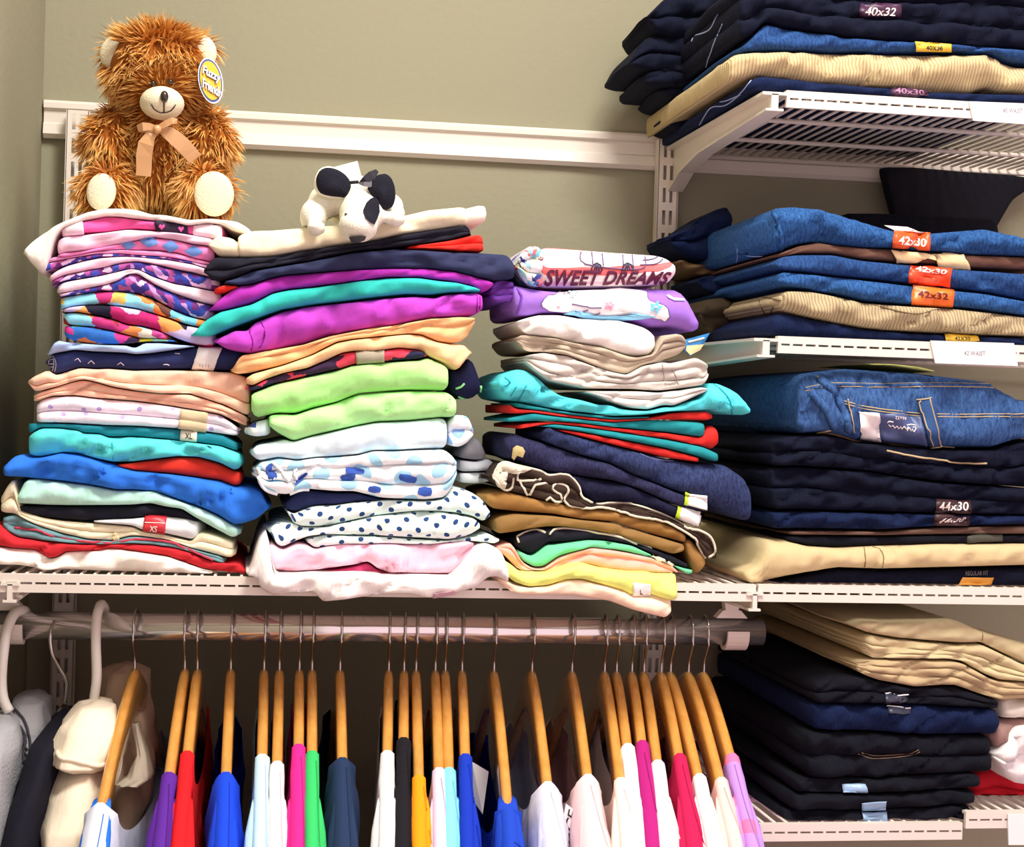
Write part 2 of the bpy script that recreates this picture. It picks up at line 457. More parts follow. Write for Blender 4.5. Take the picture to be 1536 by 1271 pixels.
def text(s, target, quad, mat, off=.0013, parent=None, shear=0.0, bold=0.01, name='lettering', spacing=1.0):
    V, Fc = text_mesh(s, shear, bold, spacing)
    xs = [v[0] for v in V]; ys = [v[1] for v in V]; a, b, c, d = min(xs), max(xs), min(ys), max(ys)
    tl, tr, br, bl = [Vector(q) for q in quad]; out = []; last = None
    for v in V:
        u = (v[0]-a)/(b-a); w = 1-(v[1]-c)/(d-c)
        p = (tl*(1-u)+tr*u)*(1-w)+(bl*(1-u)+br*u)*w
        h = hit_or(target, p.x, p.y, off, last); last = h; out.append(tuple(h))
    t0 = target if not isinstance(target, (list, tuple)) else target[0]
    return mk(name, out, Fc, mat, parent or t0, smooth=False)

# ------------------------------------------------------------------ shared materials
WHITE_METAL = plain('white_enamel', (226,218,204), .35, spec=.4)
CHROME = plain('chrome', (238,236,232), .16, metal=.88)
STEEL = plain('hook_steel', (190,186,180), .25, metal=1.0)
WOOD = wood('varnished_beech')
PAPER = plain('label_paper', (245,243,238), .6)
INK = plain('dark_ink', (40,30,40), .7)
WHITE_INK = plain('white_ink', (245,235,225), .7)
# ------------------------------------------------------------------ room shell
X1 = -0.2963*S; X2 = X1+0.95*S; D = 0.5575*S
ZR, ZU, ZM = 0.6779*S, 0.6567*S, 0.3307*S
XL = X1-.030
wall_m = plain('painted_wall', (150,147,122), .75, spec=.2, bump=.25, bscale=140)
def struct(name, x0, x1, y0, y1, z0, z1, m, label=None):
    V, Fc = boxm(x0, x1, y0, y1, z0, z1); o = mk(name, V, Fc, m, smooth=False); o['kind'] = 'structure'
    if label: o['label'] = label
    return o
struct('wall_back', XL-.12, 1.6, 0, .12, -1.36, 1.34, wall_m, 'beige painted back wall behind the shelves')
struct('wall_left', XL-.12, XL, -1.2, 0, -1.36, 1.34, wall_m, 'beige painted side wall at the end of the shelves')
struct('floor', XL-.12, 1.6, -2.7, .12, -1.40, -1.36, plain('floor_carpet', (150,96,92), .5))
struct('ceiling', XL-.12, 1.6, -2.7, .12, 1.34, 1.38, plain('ceiling_paint', (225,220,210), .9))

# hang rail along the wall: two-step profile
def rail():
    xa, xb = XL+.002, 1.35
    prof = [(0, .004), (-.006, .004), (-.009, .001), (-.009, -.004), (-.005, -.006), (-.005, -.018), (-.008, -.020), (-.010, -.030), (-.006, -.034), (0, -.034)]
    V = []; Fc = []
    for x in (xa, xb):
        for (y, z) in prof: V.append((x, y-.0004, ZR+z))
    n = len(prof)
    for i in range(n-1): Fc.append((i, n+i, n+i+1, i+1))
    Fc.append(tuple(range(n))); Fc.append(tuple(reversed(range(n, 2*n))))
    o = mk('hang_rail', V, Fc, WHITE_METAL, smooth=False)
    tag(o, 'long white stepped hang rail screwed to the back wall', 'rail')
rail()
# slotted uprights with real slots
def upright(xc, ztop, zbot, label):
    w = .0105; yf_, yb_ = -.0255, -.0115 if False else -.0110
    root = None
    V, Fc = [], []
    pitch, sl, sw, gap = .0235, .0150, .0034, .0036
    z = ztop
    t = .0014
    while z > zbot:
        z1 = max(z-pitch, zbot)
        zs0 = z-.0042; zs1 = zs0-sl
        # full strip above slot, three ribs beside the slots, strip below
        boxm(xc-w, xc+w, yf_, yf_+t, zs0, z, V, Fc)
        boxm(xc-w, xc-gap-sw/2*1, yf_, yf_+t, zs1, zs0, V, Fc)
        boxm(xc-gap+sw/2, xc+gap-sw/2, yf_, yf_+t, zs1, zs0, V, Fc)
        boxm(xc+gap+sw/2, xc+w, yf_, yf_+t, zs1, zs0, V, Fc)
        boxm(xc-w, xc+w, yf_, yf_+t, z1, zs1, V, Fc)
        z = z1
    for sx in (-1, 1): boxm(xc+sx*w-.0007, xc+sx*w+.0007, yf_, yb_, zbot, ztop, V, Fc)
    boxm(xc-w, xc+w, yb_-.0002, yb_+.0002, zbot, ztop, V, Fc)
    o = mk('slotted_upright', V, Fc, WHITE_METAL, smooth=False)
    tag(o, label, 'upright', 'slotted uprights on the wall'); return o
p1 = at(121, 167, -.02); p2 = at(1000, 210, -.02)
XU1 = p1.x-.002; XU2 = p2.x+.0015
upright(XU1, p1.z, -.95, 'white slotted upright behind the brown teddy bear')
upright(XU2, p2.z, -.95, 'white slotted upright between the white trousers stack and the jeans shelves')
upright(XU2+.61, p2.z, -.95, 'white slotted upright hidden behind the far jeans')

def wire_shelf(xa, xb, ztop, label, yf_=None, nwire=None):
    yf_ = yf_ or -D
    root = empty('wire_shelf', ((xa+xb)/2, -D/2, ztop-.02), label, 'shelf')
    V, Fc = [], []
    h = .0145; t = .004
    boxm(xa, xb, yf_, yf_+t, ztop-.0062, ztop, V, Fc); boxm(xa, xb, yf_, yf_+t, ztop-h, ztop-.0080, V, Fc)
    x = xa+.002
    boxm(xa, xa+.003, yf_, yf_+t, ztop-.0080, ztop-.0062, V, Fc)
    while x < xb-.006:
        boxm(x+.0088, min(x+.0112, xb), yf_, yf_+t, ztop-.0080, ztop-.0062, V, Fc); x += .0114
    boxm(xa, xb, yf_+t, yf_+t+.004, ztop-.0025, ztop, V, Fc)
    mk('front_lip', V, Fc, WHITE_METAL, root, smooth=False)
    V, Fc = [], []
    x = xa+.006
    while x < xb-.003:
        tubem([(x, yf_+t+.001, ztop-.0016), (x, -.022, ztop-.0016)], .0014, V, Fc, seg=6); x += .0107
    o = mk('deck_wires', V, Fc, WHITE_METAL, root); o['kind'] = 'stuff'
    for yy in (-.020, -.135, -.245):
        V, Fc = tubem([(xa, yy, ztop-.0052), (xb, yy, ztop-.0052)], .0024, seg=8); mk('cross_bar', V, Fc, WHITE_METAL, root)
    return root
def plate(pts, x0, x1, V, Fc):
    """a polygon in the (y, z) plane given thickness along x"""
    k = len(V); n = len(pts)
    V += [(x0, y, z) for y, z in pts]+[(x1, y, z) for y, z in pts]
    Fc.append(tuple(k+i for i in range(n))); Fc.append(tuple(k+n+i for i in reversed(range(n))))
    for i in range(n): Fc.append((k+i, k+n+i, k+n+(i+1) % n, k+(i+1) % n))
def bracket(x, ztop, label, hw=.0035, deep=.034):
    V, Fc = [], []
    pts = [(-.0262, ztop+.001), (-.08, ztop+.001), (-D+.006, ztop-.002), (-D-.002, ztop-.004), (-D-.002, ztop-.0165), (-D+.03, ztop-.0175), (-.14, ztop-.020), (-.07, ztop-deep*.85), (-.0262, ztop-deep*1.25)]
    plate(pts, x-hw*.5, x+hw*.5, V, Fc)
    fl = [(-.0262, ztop+.0015), (-D-.002, ztop-.0025), (-D-.002, ztop-.0050), (-.0262, ztop-.0010)]
    plate(fl, x-hw*1.8, x+hw*1.8, V, Fc)
    fl = [(-.0262, ztop-deep*1.25), (-.07, ztop-deep*.85), (-.14, ztop-.020), (-D-.002, ztop-.0165), (-D-.002, ztop-.0185), (-.14, ztop-.0222), (-.07, ztop-deep*.91), (-.0262, ztop-deep*1.31)]
    plate(fl, x-hw*1.3, x+hw*1.3, V, Fc)
    o = mk('shelf_bracket', V, Fc, WHITE_METAL, smooth=False)
    tag(o, label, 'bracket', 'shelf brackets'); return o
XJ = at(1136, 880, -D).x
wire_shelf(XL+.003, XJ-.001, 0.0, 'white wire shelf carrying the three stacks of childrens clothes')
wire_shelf(XJ+.001, 1.30, 0.0, 'white wire shelf carrying the jeans with the belt loop')
XM = at(1157, 508, -D).x; XT = at(1170, 138, -D).x
wire_shelf(XM+.006, 1.30, ZM, 'white wire shelf with the white label holder under the orange tagged jeans')
wire_shelf(XT+.006, 1.30, ZU, 'topmost white wire shelf, seen from below')
bracket(XU2+.008, ZU, 'white bracket holding the topmost wire shelf', hw=.006)
bracket(XU2+.007, ZM, 'white bracket holding the middle jeans shelf', hw=.006)
bracket(XU2+.004, -.004, 'white bracket under the joint of the two long shelves', hw=.004, deep=.025)
bracket(XU1-.006, -.004, 'white bracket under the shelf by the side wall', hw=.004, deep=.025)
# lower shelf under the black jeans stack
ZL = at(1430, 1235, -D).z
wire_shelf(at(1140, 1245, -D).x, at(1444, 1235, -D).x, ZL, 'shaded wire shelf under the stack of black jeans')
ZL2 = at(1500, 1218, -D).z
wire_shelf(at(1449, 1222, -D).x, 1.30, ZL2, 'white wire shelf beneath the red cloth')
# rod
rl = at(-40, 934.5, -.268); rr = at(1143, 953.5, -.268)
ZROD = (rl.z+rr.z)/2+.0005
rod_r = .0118
V, Fc = tubem([(XL+.002, -.268, ZROD), (rr.x, -.268, ZROD)], rod_r, seg=24)
o = mk('hanging_rod', V, Fc, CHROME); tag(o, 'polished chrome hanging rod with the hangers on it', 'rod')
def rod_hook(xc, label):
    V, Fc = [], []
    # flat stem flaring to a saddle, then a cup under the rod
    lv = [(-.017, .0085), (-.021, .0075), (-.032, .0060), (ZROD+.020, .0085), (ZROD+rod_r+.0015, .0145)]
    k = len(V)
    for z, w in lv:
        V += [(xc-w, -.274, z), (xc+w, -.274, z), (xc+w, -.262, z), (xc-w, -.262, z)]
    for i in range(len(lv)-1):
        for s in range(4):
            a = k+i*4+s; b = k+i*4+(s+1) % 4; Fc.append((a, b, b+4, a+4))
    Fc.append((k, k+3, k+2, k+1)); e = k+(len(lv)-1)*4; Fc.append((e, e+1, e+2, e+3))
    k = len(V); n = 12
    for xx in (xc-.006, xc+.014):
        for i in range(n+1):
            a = math.pi*(.95+1.1*i/n)
            for r in (rod_r+.0008, rod_r+.0045): V.append((xx, -.268+r*math.cos(a), ZROD+r*math.sin(a)))
    L = 2*(n+1)
    for i in range(n):
        a = k+2*i
        Fc += [(a, a+1, a+3, a+2), (a+L, a+L+2, a+L+3, a+L+1), (a+1, a+L+1, a+L+3, a+3), (a, a+2, a+L+2, a+L)]
    Fc += [(k, k+L, k+L+1, k+1), (k+2*n, k+2*n+1, k+L+2*n+1, k+L+2*n)]
    o = mk('rod_hook', V, Fc, WHITE_METAL, smooth=False); tag(o, label, 'hook', 'white hooks holding the rod'); return o
rod_hook(at(1096, 900, -.268).x, 'white hook holding the rod beside the lavender top')
rod_hook(at(13, 880, -.268).x, 'white hook holding the rod beside the grey garment')
# label holders on the shelf lips
def label_holder(quad, yy, label, words=None, wq=None):
    pts = [at(q[0], q[1], yy) for q in quad]; V = []; Fc = []
    for dy in (0, .0016):
        V += [(p.x, p.y+dy, p.z) for p in pts]
    Fc += [(0,3,2,1), (4,5,6,7), (0,1,5,4), (1,2,6,5), (2,3,7,6), (3,0,4,7)]
    o = mk('label_holder', V, Fc, plain('label_plastic', (240,238,234), .35), smooth=False); tag(o, label, 'label', 'label holders on the shelf lips')
    BV[o.name] = BVHTree.FromPolygons(V, Fc)
    if words: text(words, o, wq, plain('grey_print', (150,150,160), .7), off=.0004)
    return o
label_holder([(1396,511), (1521,515), (1527,549), (1403,545)], -D-.0025, 'white label holder on the middle shelf', '42 WAIST', [(1446,526), (1478,527), (1478,534), (1446,533)])
label_holder([(1454,152), (1560,156), (1562,188), (1460,181)], -D-.0025, 'beige label holder on the topmost shelf', '40 WAIST', [(1504,162), (1534,163), (1534,170), (1504,169)])
label_holder([(1512,1222), (1560,1221), (1560,1268), (1513,1268)], -D-.0025, 'white label holder on the lowest shelf')
# ------------------------------------------------------------------ the stacks
def J(pts, dy): return [(x, y+dy) for x, y in pts]
def G(name, label, cat, group, mat, top, bot, yf, **kw):
    if group.startswith('clothes in the stack with'): kw.setdefault('yb', -.19)
    kw.setdefault('yb', -.10)
    return fold(name, mat, top, bot, yf=yf+random.uniform(-.0006, .0006), label=label, cat=cat, group=group, **kw)
HOT = cloth((240,98,170)); PALEPINK = cloth((250,206,226)); PINK = cloth((240,160,205)); WPINK = cloth((252,226,238))
FLORAL = patchy('purple_floral_print', [(70,60,150),(196,150,215),(110,50,120),(235,205,235),(60,80,180),(180,90,160)], .0055, .006)
ANIMAL = patchy('bright_animal_print', [(150,228,245),(120,205,235),(240,150,80),(150,228,245),(232,205,110),(200,60,130),(110,70,60),(150,215,235)], .012, .008, 3.3)
LILACPRINT = patchy('lilac_animal_print', [(205,190,228),(205,190,228),(30,30,50),(235,232,225),(205,190,228),(190,40,110),(240,160,90),(205,190,228)], .017, .006, 1.7)
MULTI = patchy('bright_mixed_print', [(50,110,190),(190,185,50),(235,225,235),(60,45,80),(225,120,60),(120,190,160),(205,60,140)], .012, .006, 8.1)
PEACH = cloth((252,208,178)); LILACW = dots('lilac_dotted_white', (248,238,248), (190,165,225), .020, .10, .6)
TEAL = cloth((60,190,195)); DTEAL = cloth((30,130,145)); RED = cloth((214,52,38)); BLUE = cloth((48,120,225)); MINT = cloth((190,240,222))
BLACK = cloth((26,26,38)); PALEGREY = cloth((222,228,228)); CREAM = cloth((240,232,198)); TEALGREY = cloth((110,150,155)); CREAMW = cloth((252,244,232))
NAVY = cloth((40,48,92)); LBLUE = cloth((170,196,236)); DRED = cloth((196,40,48))
G1 = 'clothes in the stack under the teddy bear'
Y1 = -.332
CAT = 'clothes'
# outlines between the layers, top to bottom
a_hot_t = [(92,342),(125,331.5),(157,324),(176,324.5),(229,331.5),(253,333),(282,338.5),(310,335),(334,338)]
B1 = [(86,358),(95,354),(125,350.5),(160,347),(190,343),(205,344),(231,346),(262,348),(290,352),(334,360)]
B2 = [(86,383),(96,379),(125,376),(150,371),(180,365),(205,360),(230,355.5),(262,359),(290,366),(312,368),(322,370)]
B3 = [(72,388),(84,384),(96,386),(120,382),(145,377),(180,374),(205,375),(240,376),(265,379),(290,387),(322,395)]
B4 = [(66,397),(72,394),(100,387.5),(125,384),(150,381),(185,381),(220,384),(250,385),(290,393),(322,399)]
B5 = [(66,408),(80,404),(100,398),(125,391),(150,386),(185,384),(220,386.5),(250,389),(290,396),(325,408)]
B6 = [(74,423),(100,412),(125,407),(150,402),(185,394),(205,392),(230,396),(260,403),(290,409),(330,420)]
B7 = [(78,430),(95,422),(125,417),(150,413),(180,406),(195,403),(208,404),(230,415),(260,425),(290,430),(332,438)]
B8 = [(86,441),(120,435),(150,429),(178,421),(190,411),(205,410),(215,416),(230,426),(250,436),(275,445),(300,453),(335,461)]
B9 = [(88,446),(120,441),(150,436.5),(180,437),(205,440),(230,448),(256,463),(285,475),(320,483)]
B10 = [(90,466),(105,460),(120,458),(150,457),(180,459),(206,463),(232,471),(256,478),(275,486),(300,491),(320,494)]
B11 = [(94,469),(115,468),(135,471.5),(165,477),(190,487),(210,489),(232,494),(262,507),(290,517),(320,522)]
B12 = [(94,487),(137,490),(170,497),(210,508),(250,510)]
B13 = [(96,505),(110,512),(140,516),(170,517),(200,514),(225,512),(265,513)]
G('folded_sheet', 'thin cream cloth draped over the stack, sagging over its end under the bear', 'cloth', G1, cloth((250,246,234)),
  [(36,374),(45,362),(59,349.5),(75,340),(93,332.5),(131,317),(157,311.7),(189,311.7),(206,314),(228,321),(248,321.5),(284,329),(317,327),(336,329),(356,331),(374,342),(379,350)],
  [(36,380),(43,392),(54,405),(64,413),(69,408),(73,383),(81,357),(93,342),(124,331),(157,323.5),(176,324),(229,331),(253,332.5),(282,338),(310,334.5),(334,337),(350,346),(379,354)], -.336, end=.004, yb=-.14)
o_hot = G('folded_leggings', 'hot pink folded leggings with a dark band of hearts', 'leggings', G1, HOT, a_hot_t, B1, Y1, amp=.003)
decal('pale_panel', o_hot, [(95,342),(124,332.5),(126,349.5),(96,353.5)], WPINK, 4, 5)
hb = decal('heart_band', o_hot, [(232,333),(281,339.5),(283,350.5),(234,346)], cloth((52,44,62)), 6, 5)
decal('pale_panel', o_hot, [(290,338.5),(331,338),(331,358.5),(291,351)], WPINK, 5, 5)
for hx, hy in ((242,340),(271,343.5)):
    blob('heart', hb, [(hx,hy+3.4),(hx-4,hy-.2),(hx-3.6,hy-2.6),(hx-1.6,hy-3),(hx,hy-1.4),(hx+1.6,hy-3),(hx+3.6,hy-2.6),(hx+4,hy-.2)], HOT, .0009, parent=o_hot, rings=2)
G('folded_shirt', 'pale pink fold directly under the hot pink leggings', 'shirt', G1, PALEPINK, B1, B2, Y1-.004, amp=.0022)
o = G('folded_leggings', 'pink folded leggings printed with blue diamonds', 'leggings', G1, cloth((236,140,196)), B2, B3, Y1)
for cx, cy, w in ((192,366.5,11),(224,363,14),(256,369.5,13),(291,377,14)):
    blob('diamond', o, [(cx-w,cy-1),(cx-w*.5,cy-5),(cx,cy-7.5),(cx+w*.5,cy-4.5),(cx+w,cy+1.5),(cx+w*.4,cy+5.5),(cx-w*.1,cy+7.5),(cx-w*.5,cy+4)], cloth((112,152,220)), .0007, rings=3)
G('folded_leggings', 'rolled pink leggings edge below the blue diamond leggings', 'leggings', G1, cloth((238,158,205)), B3, B4, Y1+.002)
G('folded_shirt', 'thin blue and lilac floral fold, upper of three floral folds', 'shirt', G1, FLORAL, B4, B5, Y1+.003)
G('folded_shirt', 'pale pink fold between the upper and middle floral folds', 'shirt', G1, PALEPINK, [(74,413),(85,405)]+B5[2:], B6, Y1-.002)
G('folded_shirt', 'blue and lilac floral fold, middle of three floral folds', 'shirt', G1, FLORAL, B6, B7, Y1)
G('folded_shirt', 'pale pink fold bent over a bump above the lowest floral fold', 'shirt', G1, WPINK, B7, B8, Y1-.003)
G('folded_shirt', 'blue and purple floral fold resting on the bright animal prints', 'shirt', G1, FLORAL, B8, B9, Y1)
G('folded_pyjamas', 'folded pyjamas with sky blue and orange animal print, upper of two', 'pyjamas', G1, ANIMAL, B9, B10, Y1)
o = G('folded_pyjamas', 'folded lilac pyjamas with black and white animal print', 'pyjamas', G1, LILACPRINT, B10, B11, Y1-.002)
G('folded_pyjamas', 'folded pyjamas with sky blue and magenta print under the lilac ones', 'pyjamas', G1, patchy('bright_animal_print_two', [(150,228,245),(150,228,245),(205,80,150),(235,230,205),(200,60,130),(150,60,50),(232,140,80)], .016, .008, 12.9), B11[:7]+[(250,501)], B12, Y1)
G('folded_pyjamas', 'folded pyjamas with olive and blue mixed print above the navy top', 'pyjamas', G1, MULTI, B12[:4]+[(262,510)], B13, Y1)
G('folded_shirt', 'light blue folded top lying crumpled on the navy one', 'shirt', G1, LBLUE,
  [(72,530),(78,518),(85,509),(101,513),(157,517),(190,517.5),(198,521),(205,521),(215,514),(240,514),(262,516),(290,519)],
  [(72,534),(80,530),(111,525),(137,527.5),(187,529.5),(202,532),(224,530.5),(263,525),(290,520)], Y1-.003, amp=.003)
B14 = [(70,546),(75,558),(82,562.5),(100,557.5),(119,551.5),(144,553.5),(163,552.5),(200,555.5),(245,554.5),(288,553.5),(349,556.5),(364,552)]
o_nv = G('folded_shirt', 'navy folded top with a white paper tag on its front', 'shirt', G1, NAVY,
  [(70,540),(73,534),(80,530),(111,525),(137,527.5),(187,529.5),(202,532),(224,530.5),(263,525),(290,520.5),(330,521),(364,524)], B14, Y1)
t = decal('paper_tag', o_nv, [(298,522.5),(334,523),(319,556.5),(287,552)], PAPER, 6, 8)
line('printed_lines', t, [[(300,546),(300,550)],[(304,546),(304,551)],[(309,545.5),(309,550)],[(313,547),(313,551)]], .00022, plain('grey_print', (150,150,160), .7), parent=o_nv)
line('printed_emblem', o_nv, [[(73,545),(76,537),(80,535),(83,541),(84,549),(82,557),(80,559)],[(76,540),(80,539),(81,548),(79,556)],[(73,546),(81,546)],[(74,550),(81,551)]], .0004, plain('grey_print', (150,150,160), .7), .0005)
line('printed_motif', o_nv, [[(112,541),(117,538),(121,543)],[(132,545),(137,541),(142,546)],[(176,547),(181,544),(186,548)],[(245,547),(250,546.5),(254,548)],[(181,530.5),(188,531)],[(219,532),(226,532)],[(262,531),(270,531)]], .0004, plain('pale_print', (220,205,220), .7), .0004)
B15 = [(42,575),(52,589),(83,581),(108,573),(124,569.5),(143,573.5),(169,581),(199,586),(239,591),(285,591),(337,608),(374,626)]
G('folded_shirt', 'peach folded top with the navy top lying on it', 'shirt', G1, PEACH,
  [(42,571),(50,564),(72,554),(82,563)]+B14[3:9]+[(310,556),(349,558),(374,566)], B15, Y1-.004, lobes=2, fr=[.33], amp=.0024)
B16 = [(50,604),(78,594.5),(112,593.5),(143,597.5),(199,601.5),(239,606.5),(273,612),(300,616.5),(330,622),(370,641)]
G('folded_shirt', 'peach folded top resting on the lilac dotted pyjamas', 'shirt', G1, cloth((250,200,172)),
  [(50,592),(60,588)]+B15[2:], B16, Y1, lobes=2, fr=[.4], amp=.0024)
B18 = [(54,634.5),(104,635.5),(156,638.5),(199,639.5),(265,643.5),(311,648.5),(335,652),(356,655)]
o = G('folded_pyjamas', 'white folded pyjamas with lilac dots and a tan paper band', 'pyjamas', G1, LILACW,
  [(54,606),(62,599)]+B16[1:9]+[(356,640)], B18, Y1, lobes=2, fr=[.45], wob=.03)
decal('paper_band', o, [(271,616),(312,621),(309,647),(267,643)], cloth((214,196,158)), 6, 10, off=.0008)
t2 = [(42,652),(60,641.5),(90,642),(117,645.5),(124,650),(150,651),(163,656.5),(199,655),(252,659.5),(291,664),(330,669),(360,680)]
o = G('folded_shirt', 'dark teal folded top with a small XL tag', 'shirt', G1, DTEAL, [(42,634),(54,635)]+B18[1:7]+[(356,664)], t2[:11]+[(356,678)], Y1+.002)
t = decal('size_tag', o, [(271,646.5),(296,648.5),(295,661),(270,659)], plain('tag_cloth', (225,222,200), .7), 4, 4)
text('XL', t, [(278,650),(289,651),(288.5,659),(277.5,658)], INK, .0004, parent=o)
t3 = [(42,685),(59,686.5),(91,679.5),(117,681.5),(143,689.5),(169,694.5),(199,694),(233,689.5),(265,685.5),(298,686.5),(330,695.5),(352,707),(361,704)]
o = G('folded_shirt', 'bright turquoise crumpled top under the dark teal one', 'shirt', G1, cloth((92,222,220)), t2, t3, Y1-.004, amp=.0045)
line('seam', o, [[(168,664),(170,678),(169,692)]], .0004, cloth((60,190,195)))
B21 = [(176,700),(200,706.5),(252,711),(291,716.5),(330,721.5),(351,730),(360,729)]
G('folded_shirt', 'red folded top squeezed between the turquoise and the blue tops', 'shirt', G1, RED, [(176,697)]+t3[6:12]+[(360,708)], B21, Y1)
b22 = [(5,716),(30,717),(55,719),(90,723),(120,727),(150,731.5),(172,736),(200,736),(233,738),(278,755),(304,764),(330,777),(350,790),(364,788),(385,781),(402,765)]
G('folded_sweatshirt', 'bright blue sweatshirt slumping over the mint top', 'sweatshirt', G1, BLUE,
  [(5,699),(20,684),(33,681),(43,686.5)]+t3[1:5]+[(169,697)]+B21[1:6]+[(375,732),(392,738),(402,760)], b22, Y1-.005, amp=.0045)
b23 = [(25,757),(65,759.5),(104,760),(143,759.5),(199,758.5),(225,756),(246,761),(273,764.5),(291,776.5),(317,791.5),(348,808),(356,806)]
G('folded_shirt', 'mint green folded top directly under the blue sweatshirt', 'shirt', G1, MINT, [(25,745),(36,719.5)]+b22[2:13]+[(356,793)], b23, Y1-.003, amp=.0025)
b24 = [(24,765.5),(59,775.5),(91,779.5),(130,782.5),(156,780.5),(199,778.5),(233,774.5),(278,778.5),(297,783)]
G('folded_shirt', 'black folded top under the mint green one', 'shirt', G1, BLACK, [(24,759)]+b23[1:8]+[(297,781)], b24, Y1+.003)
o = G('folded_shirt', 'pale grey folded top with a red size strip', 'shirt', G1, PALEGREY, [(140,782)]+b24[4:], [(140,784),(199,789.5),(213,796.5),(246,801.5),(288,811.5),(297,806)], Y1-.004)
t = decal('size_strip', o, [(218,775.5),(250,776.5),(247,802),(214,797)], plain('red_strip', (200,40,52), .4), 6, 8)
line('strip_edge', t, [[(217,784),(248,785.5)]], .0004, WHITE_INK, .0003, parent=o)
text('XS', t, [(225,789),(236,790),(235,798),(224,797)], WHITE_INK, .0005, parent=o)
b25 = [(0,770),(22,772.5),(52,787.5),(91,800.5),(130,809.5),(169,812),(195,804.5),(213,805),(252,810.5),(285,822.5),(330,834.5),(349,839)]
o = G('folded_trousers', 'cream folded trousers with a button, above the red fabric', 'trousers', G1, CREAM,
  [(0,746),(8,732),(17,718),(24,720),(27,766.5),(59,777),(91,782),(130,785),(150,786),(199,790.5),(213,797.5),(246,802.5),(288,812.5),(298,798),(320,802),(349,813)], b25, Y1, lobes=2, fr=[.5])
blob('button', o, ell(174,805,5.5,5,12), plain('button_horn', (226,210,160), .35), .0012)
line('stitching', o, [[(27,766),(59,777),(91,783),(130,787)]], .0004, cloth((214,196,158)), .0004)
b26 = [(3,792),(14,800),(26,807),(65,812),(104,816),(143,817.5),(199,816),(230,818),(265,823),(288,829),(312,839),(336,847)]
o = G('folded_shirt', 'teal grey striped fold between cream trousers and red fabric', 'shirt', G1, TEALGREY, [(3,776)]+b25[1:11]+[(336,838)], b26, Y1, lobes=2, fr=[.55], amp=.002)
line('piping', o, [[(22,792),(52,795),(91,807),(130,812),(169,814),(200,809),(252,813),(288,827),(320,840)]], .0009, cloth((200,70,90)), .0006)
b27 = [(-14,821),(0,821.5),(52,825.5),(62,832),(74,840),(90,835),(96,828.5),(143,826.5),(163,822.5),(199,826.5),(252,835.5),(278,844.5),(300,853),(330,858),(369,862)]
G('folded_shirt', 'red folded top above the cream white bottom piece', 'shirt', G1, DRED, [(-14,786),(0,787),(14,801)]+b26[2:10]+[(312,840.5),(337,845),(360,846),(369,858)], b27, Y1-.002, amp=.0025, zmin=.0005)
G('folded_shirt', 'cream white crumpled piece lying on the wire shelf by the side wall', 'shirt', G1, CREAMW, b27[:13]+[(318,858)], [(-14,848),(30,850),(48,853),(66,858.5),(90,855),(150,858.5),(200,859.5),(270,861),(318,863)], Y1-.006, amp=.004, zmin=.0005)

# ---------------------------------------------------------------- second stack
G2 = 'clothes in the stack under the toy dog'
Y2 = -.347
cb = [(357,385),(378,385.5),(410,384.6),(453,376.5),(515,367),(546,363.5),(611,350.5),(660,343),(701,337)]
ct = [(357,353),(366,347),(378,344),(410,343),(436,341),(470,338),(530,333),(606,322),(644,313),(693,308.5),(701,311)]
o_cr = G('folded_trousers', 'cream folded trousers the toy dog lies on', 'trousers', G2, cloth((244,234,200)), ct, cb, Y2, amp=.0018, end=.003, rmax=.016)
fold('trouser_cuff', cloth((244,234,200)), [(314,366),(321,354.5),(334,352.5),(350,356),(360,366)], [(314,368),(320,376),(325,381),(333,385),(360,385.5)], yf=Y2+.004, parent=o_cr, end=.003)
fold('trouser_cuff', cloth((248,242,222)), [(697,312),(710,308.5),(724,305.5),(729,309)], [(697,339),(712,337),(728,332.5),(729,330)], yf=Y2+.004, parent=o_cr, end=.002)
kb = [(306,408),(318,419),(332,421),(350,418),(380,405),(450,394),(530,377.5),(611,369),(676,359.5),(706,351)]
G('folded_trousers', 'black folded trousers under the cream pair', 'trousers', G2, BLACK, [(306,403),(314,394),(322,384),(333,386),(357,386)]+cb[1:]+[(706,344)], kb, Y2, amp=.002, lobes=2, fr=[.45])
G('folded_shirt', 'red folded top showing beside the black trousers end', 'shirt', G2, cloth((226,50,40)), [(612,370)]+[(676,360),(702,353.5),(720,350.5),(725,353)], [(612,372),(644,374),(685,376),(725,377.5)], Y2+.002, lobes=2)
nb = [(338,425),(357,428),(378,425.5),(404,417),(428,412),(469,409),(539,404),(579,402.5),(644,402.5),(685,407),(725,417.5),(742,420.5),(773,418)]
G('folded_trousers', 'dark navy folded trousers reaching far over the purple top', 'trousers', G2, cloth((46,52,84)), [(338,421)]+[(350,418.5),(380,405.5),(450,394.5),(530,378)]+[(595,371.6),(644,374.5),(685,377),(724,377.5),(763,380),(768,386),(773,396)], nb, Y2-.003, amp=.003, rmax=.018)
G('folded_shirt', 'small red corner poking out beside the black trousers', 'shirt', G2, cloth((226,50,40)), [(322,431),(338,426),(357,429)], [(322,441),(337,440),(357,431)], Y2+.002)
pb = [(315,466),(330,466),(344,463.5),(378,455.5),(410,438.5),(436,433.5),(469,430.5),(539,420.5),(579,416),(628,415.5),(660,420.5),(685,423),(709,428),(722,439),(732,437),(741,428)]
G('folded_shirt', 'purple folded top between the navy trousers and the teal top', 'shirt', G2, cloth((170,48,170)), [(315,464),(325,452),(338,441)]+nb[1:11]+[(741,423)], pb, Y2, amp=.0018)
tb = [(289,503),(300,505),(317,504),(331,498),(356,488),(381,479),(423,464),(469,456.5),(539,448.5),(562,445.5),(611,440.5),(647,442),(676,438.5),(717,437.5),(721,436)]
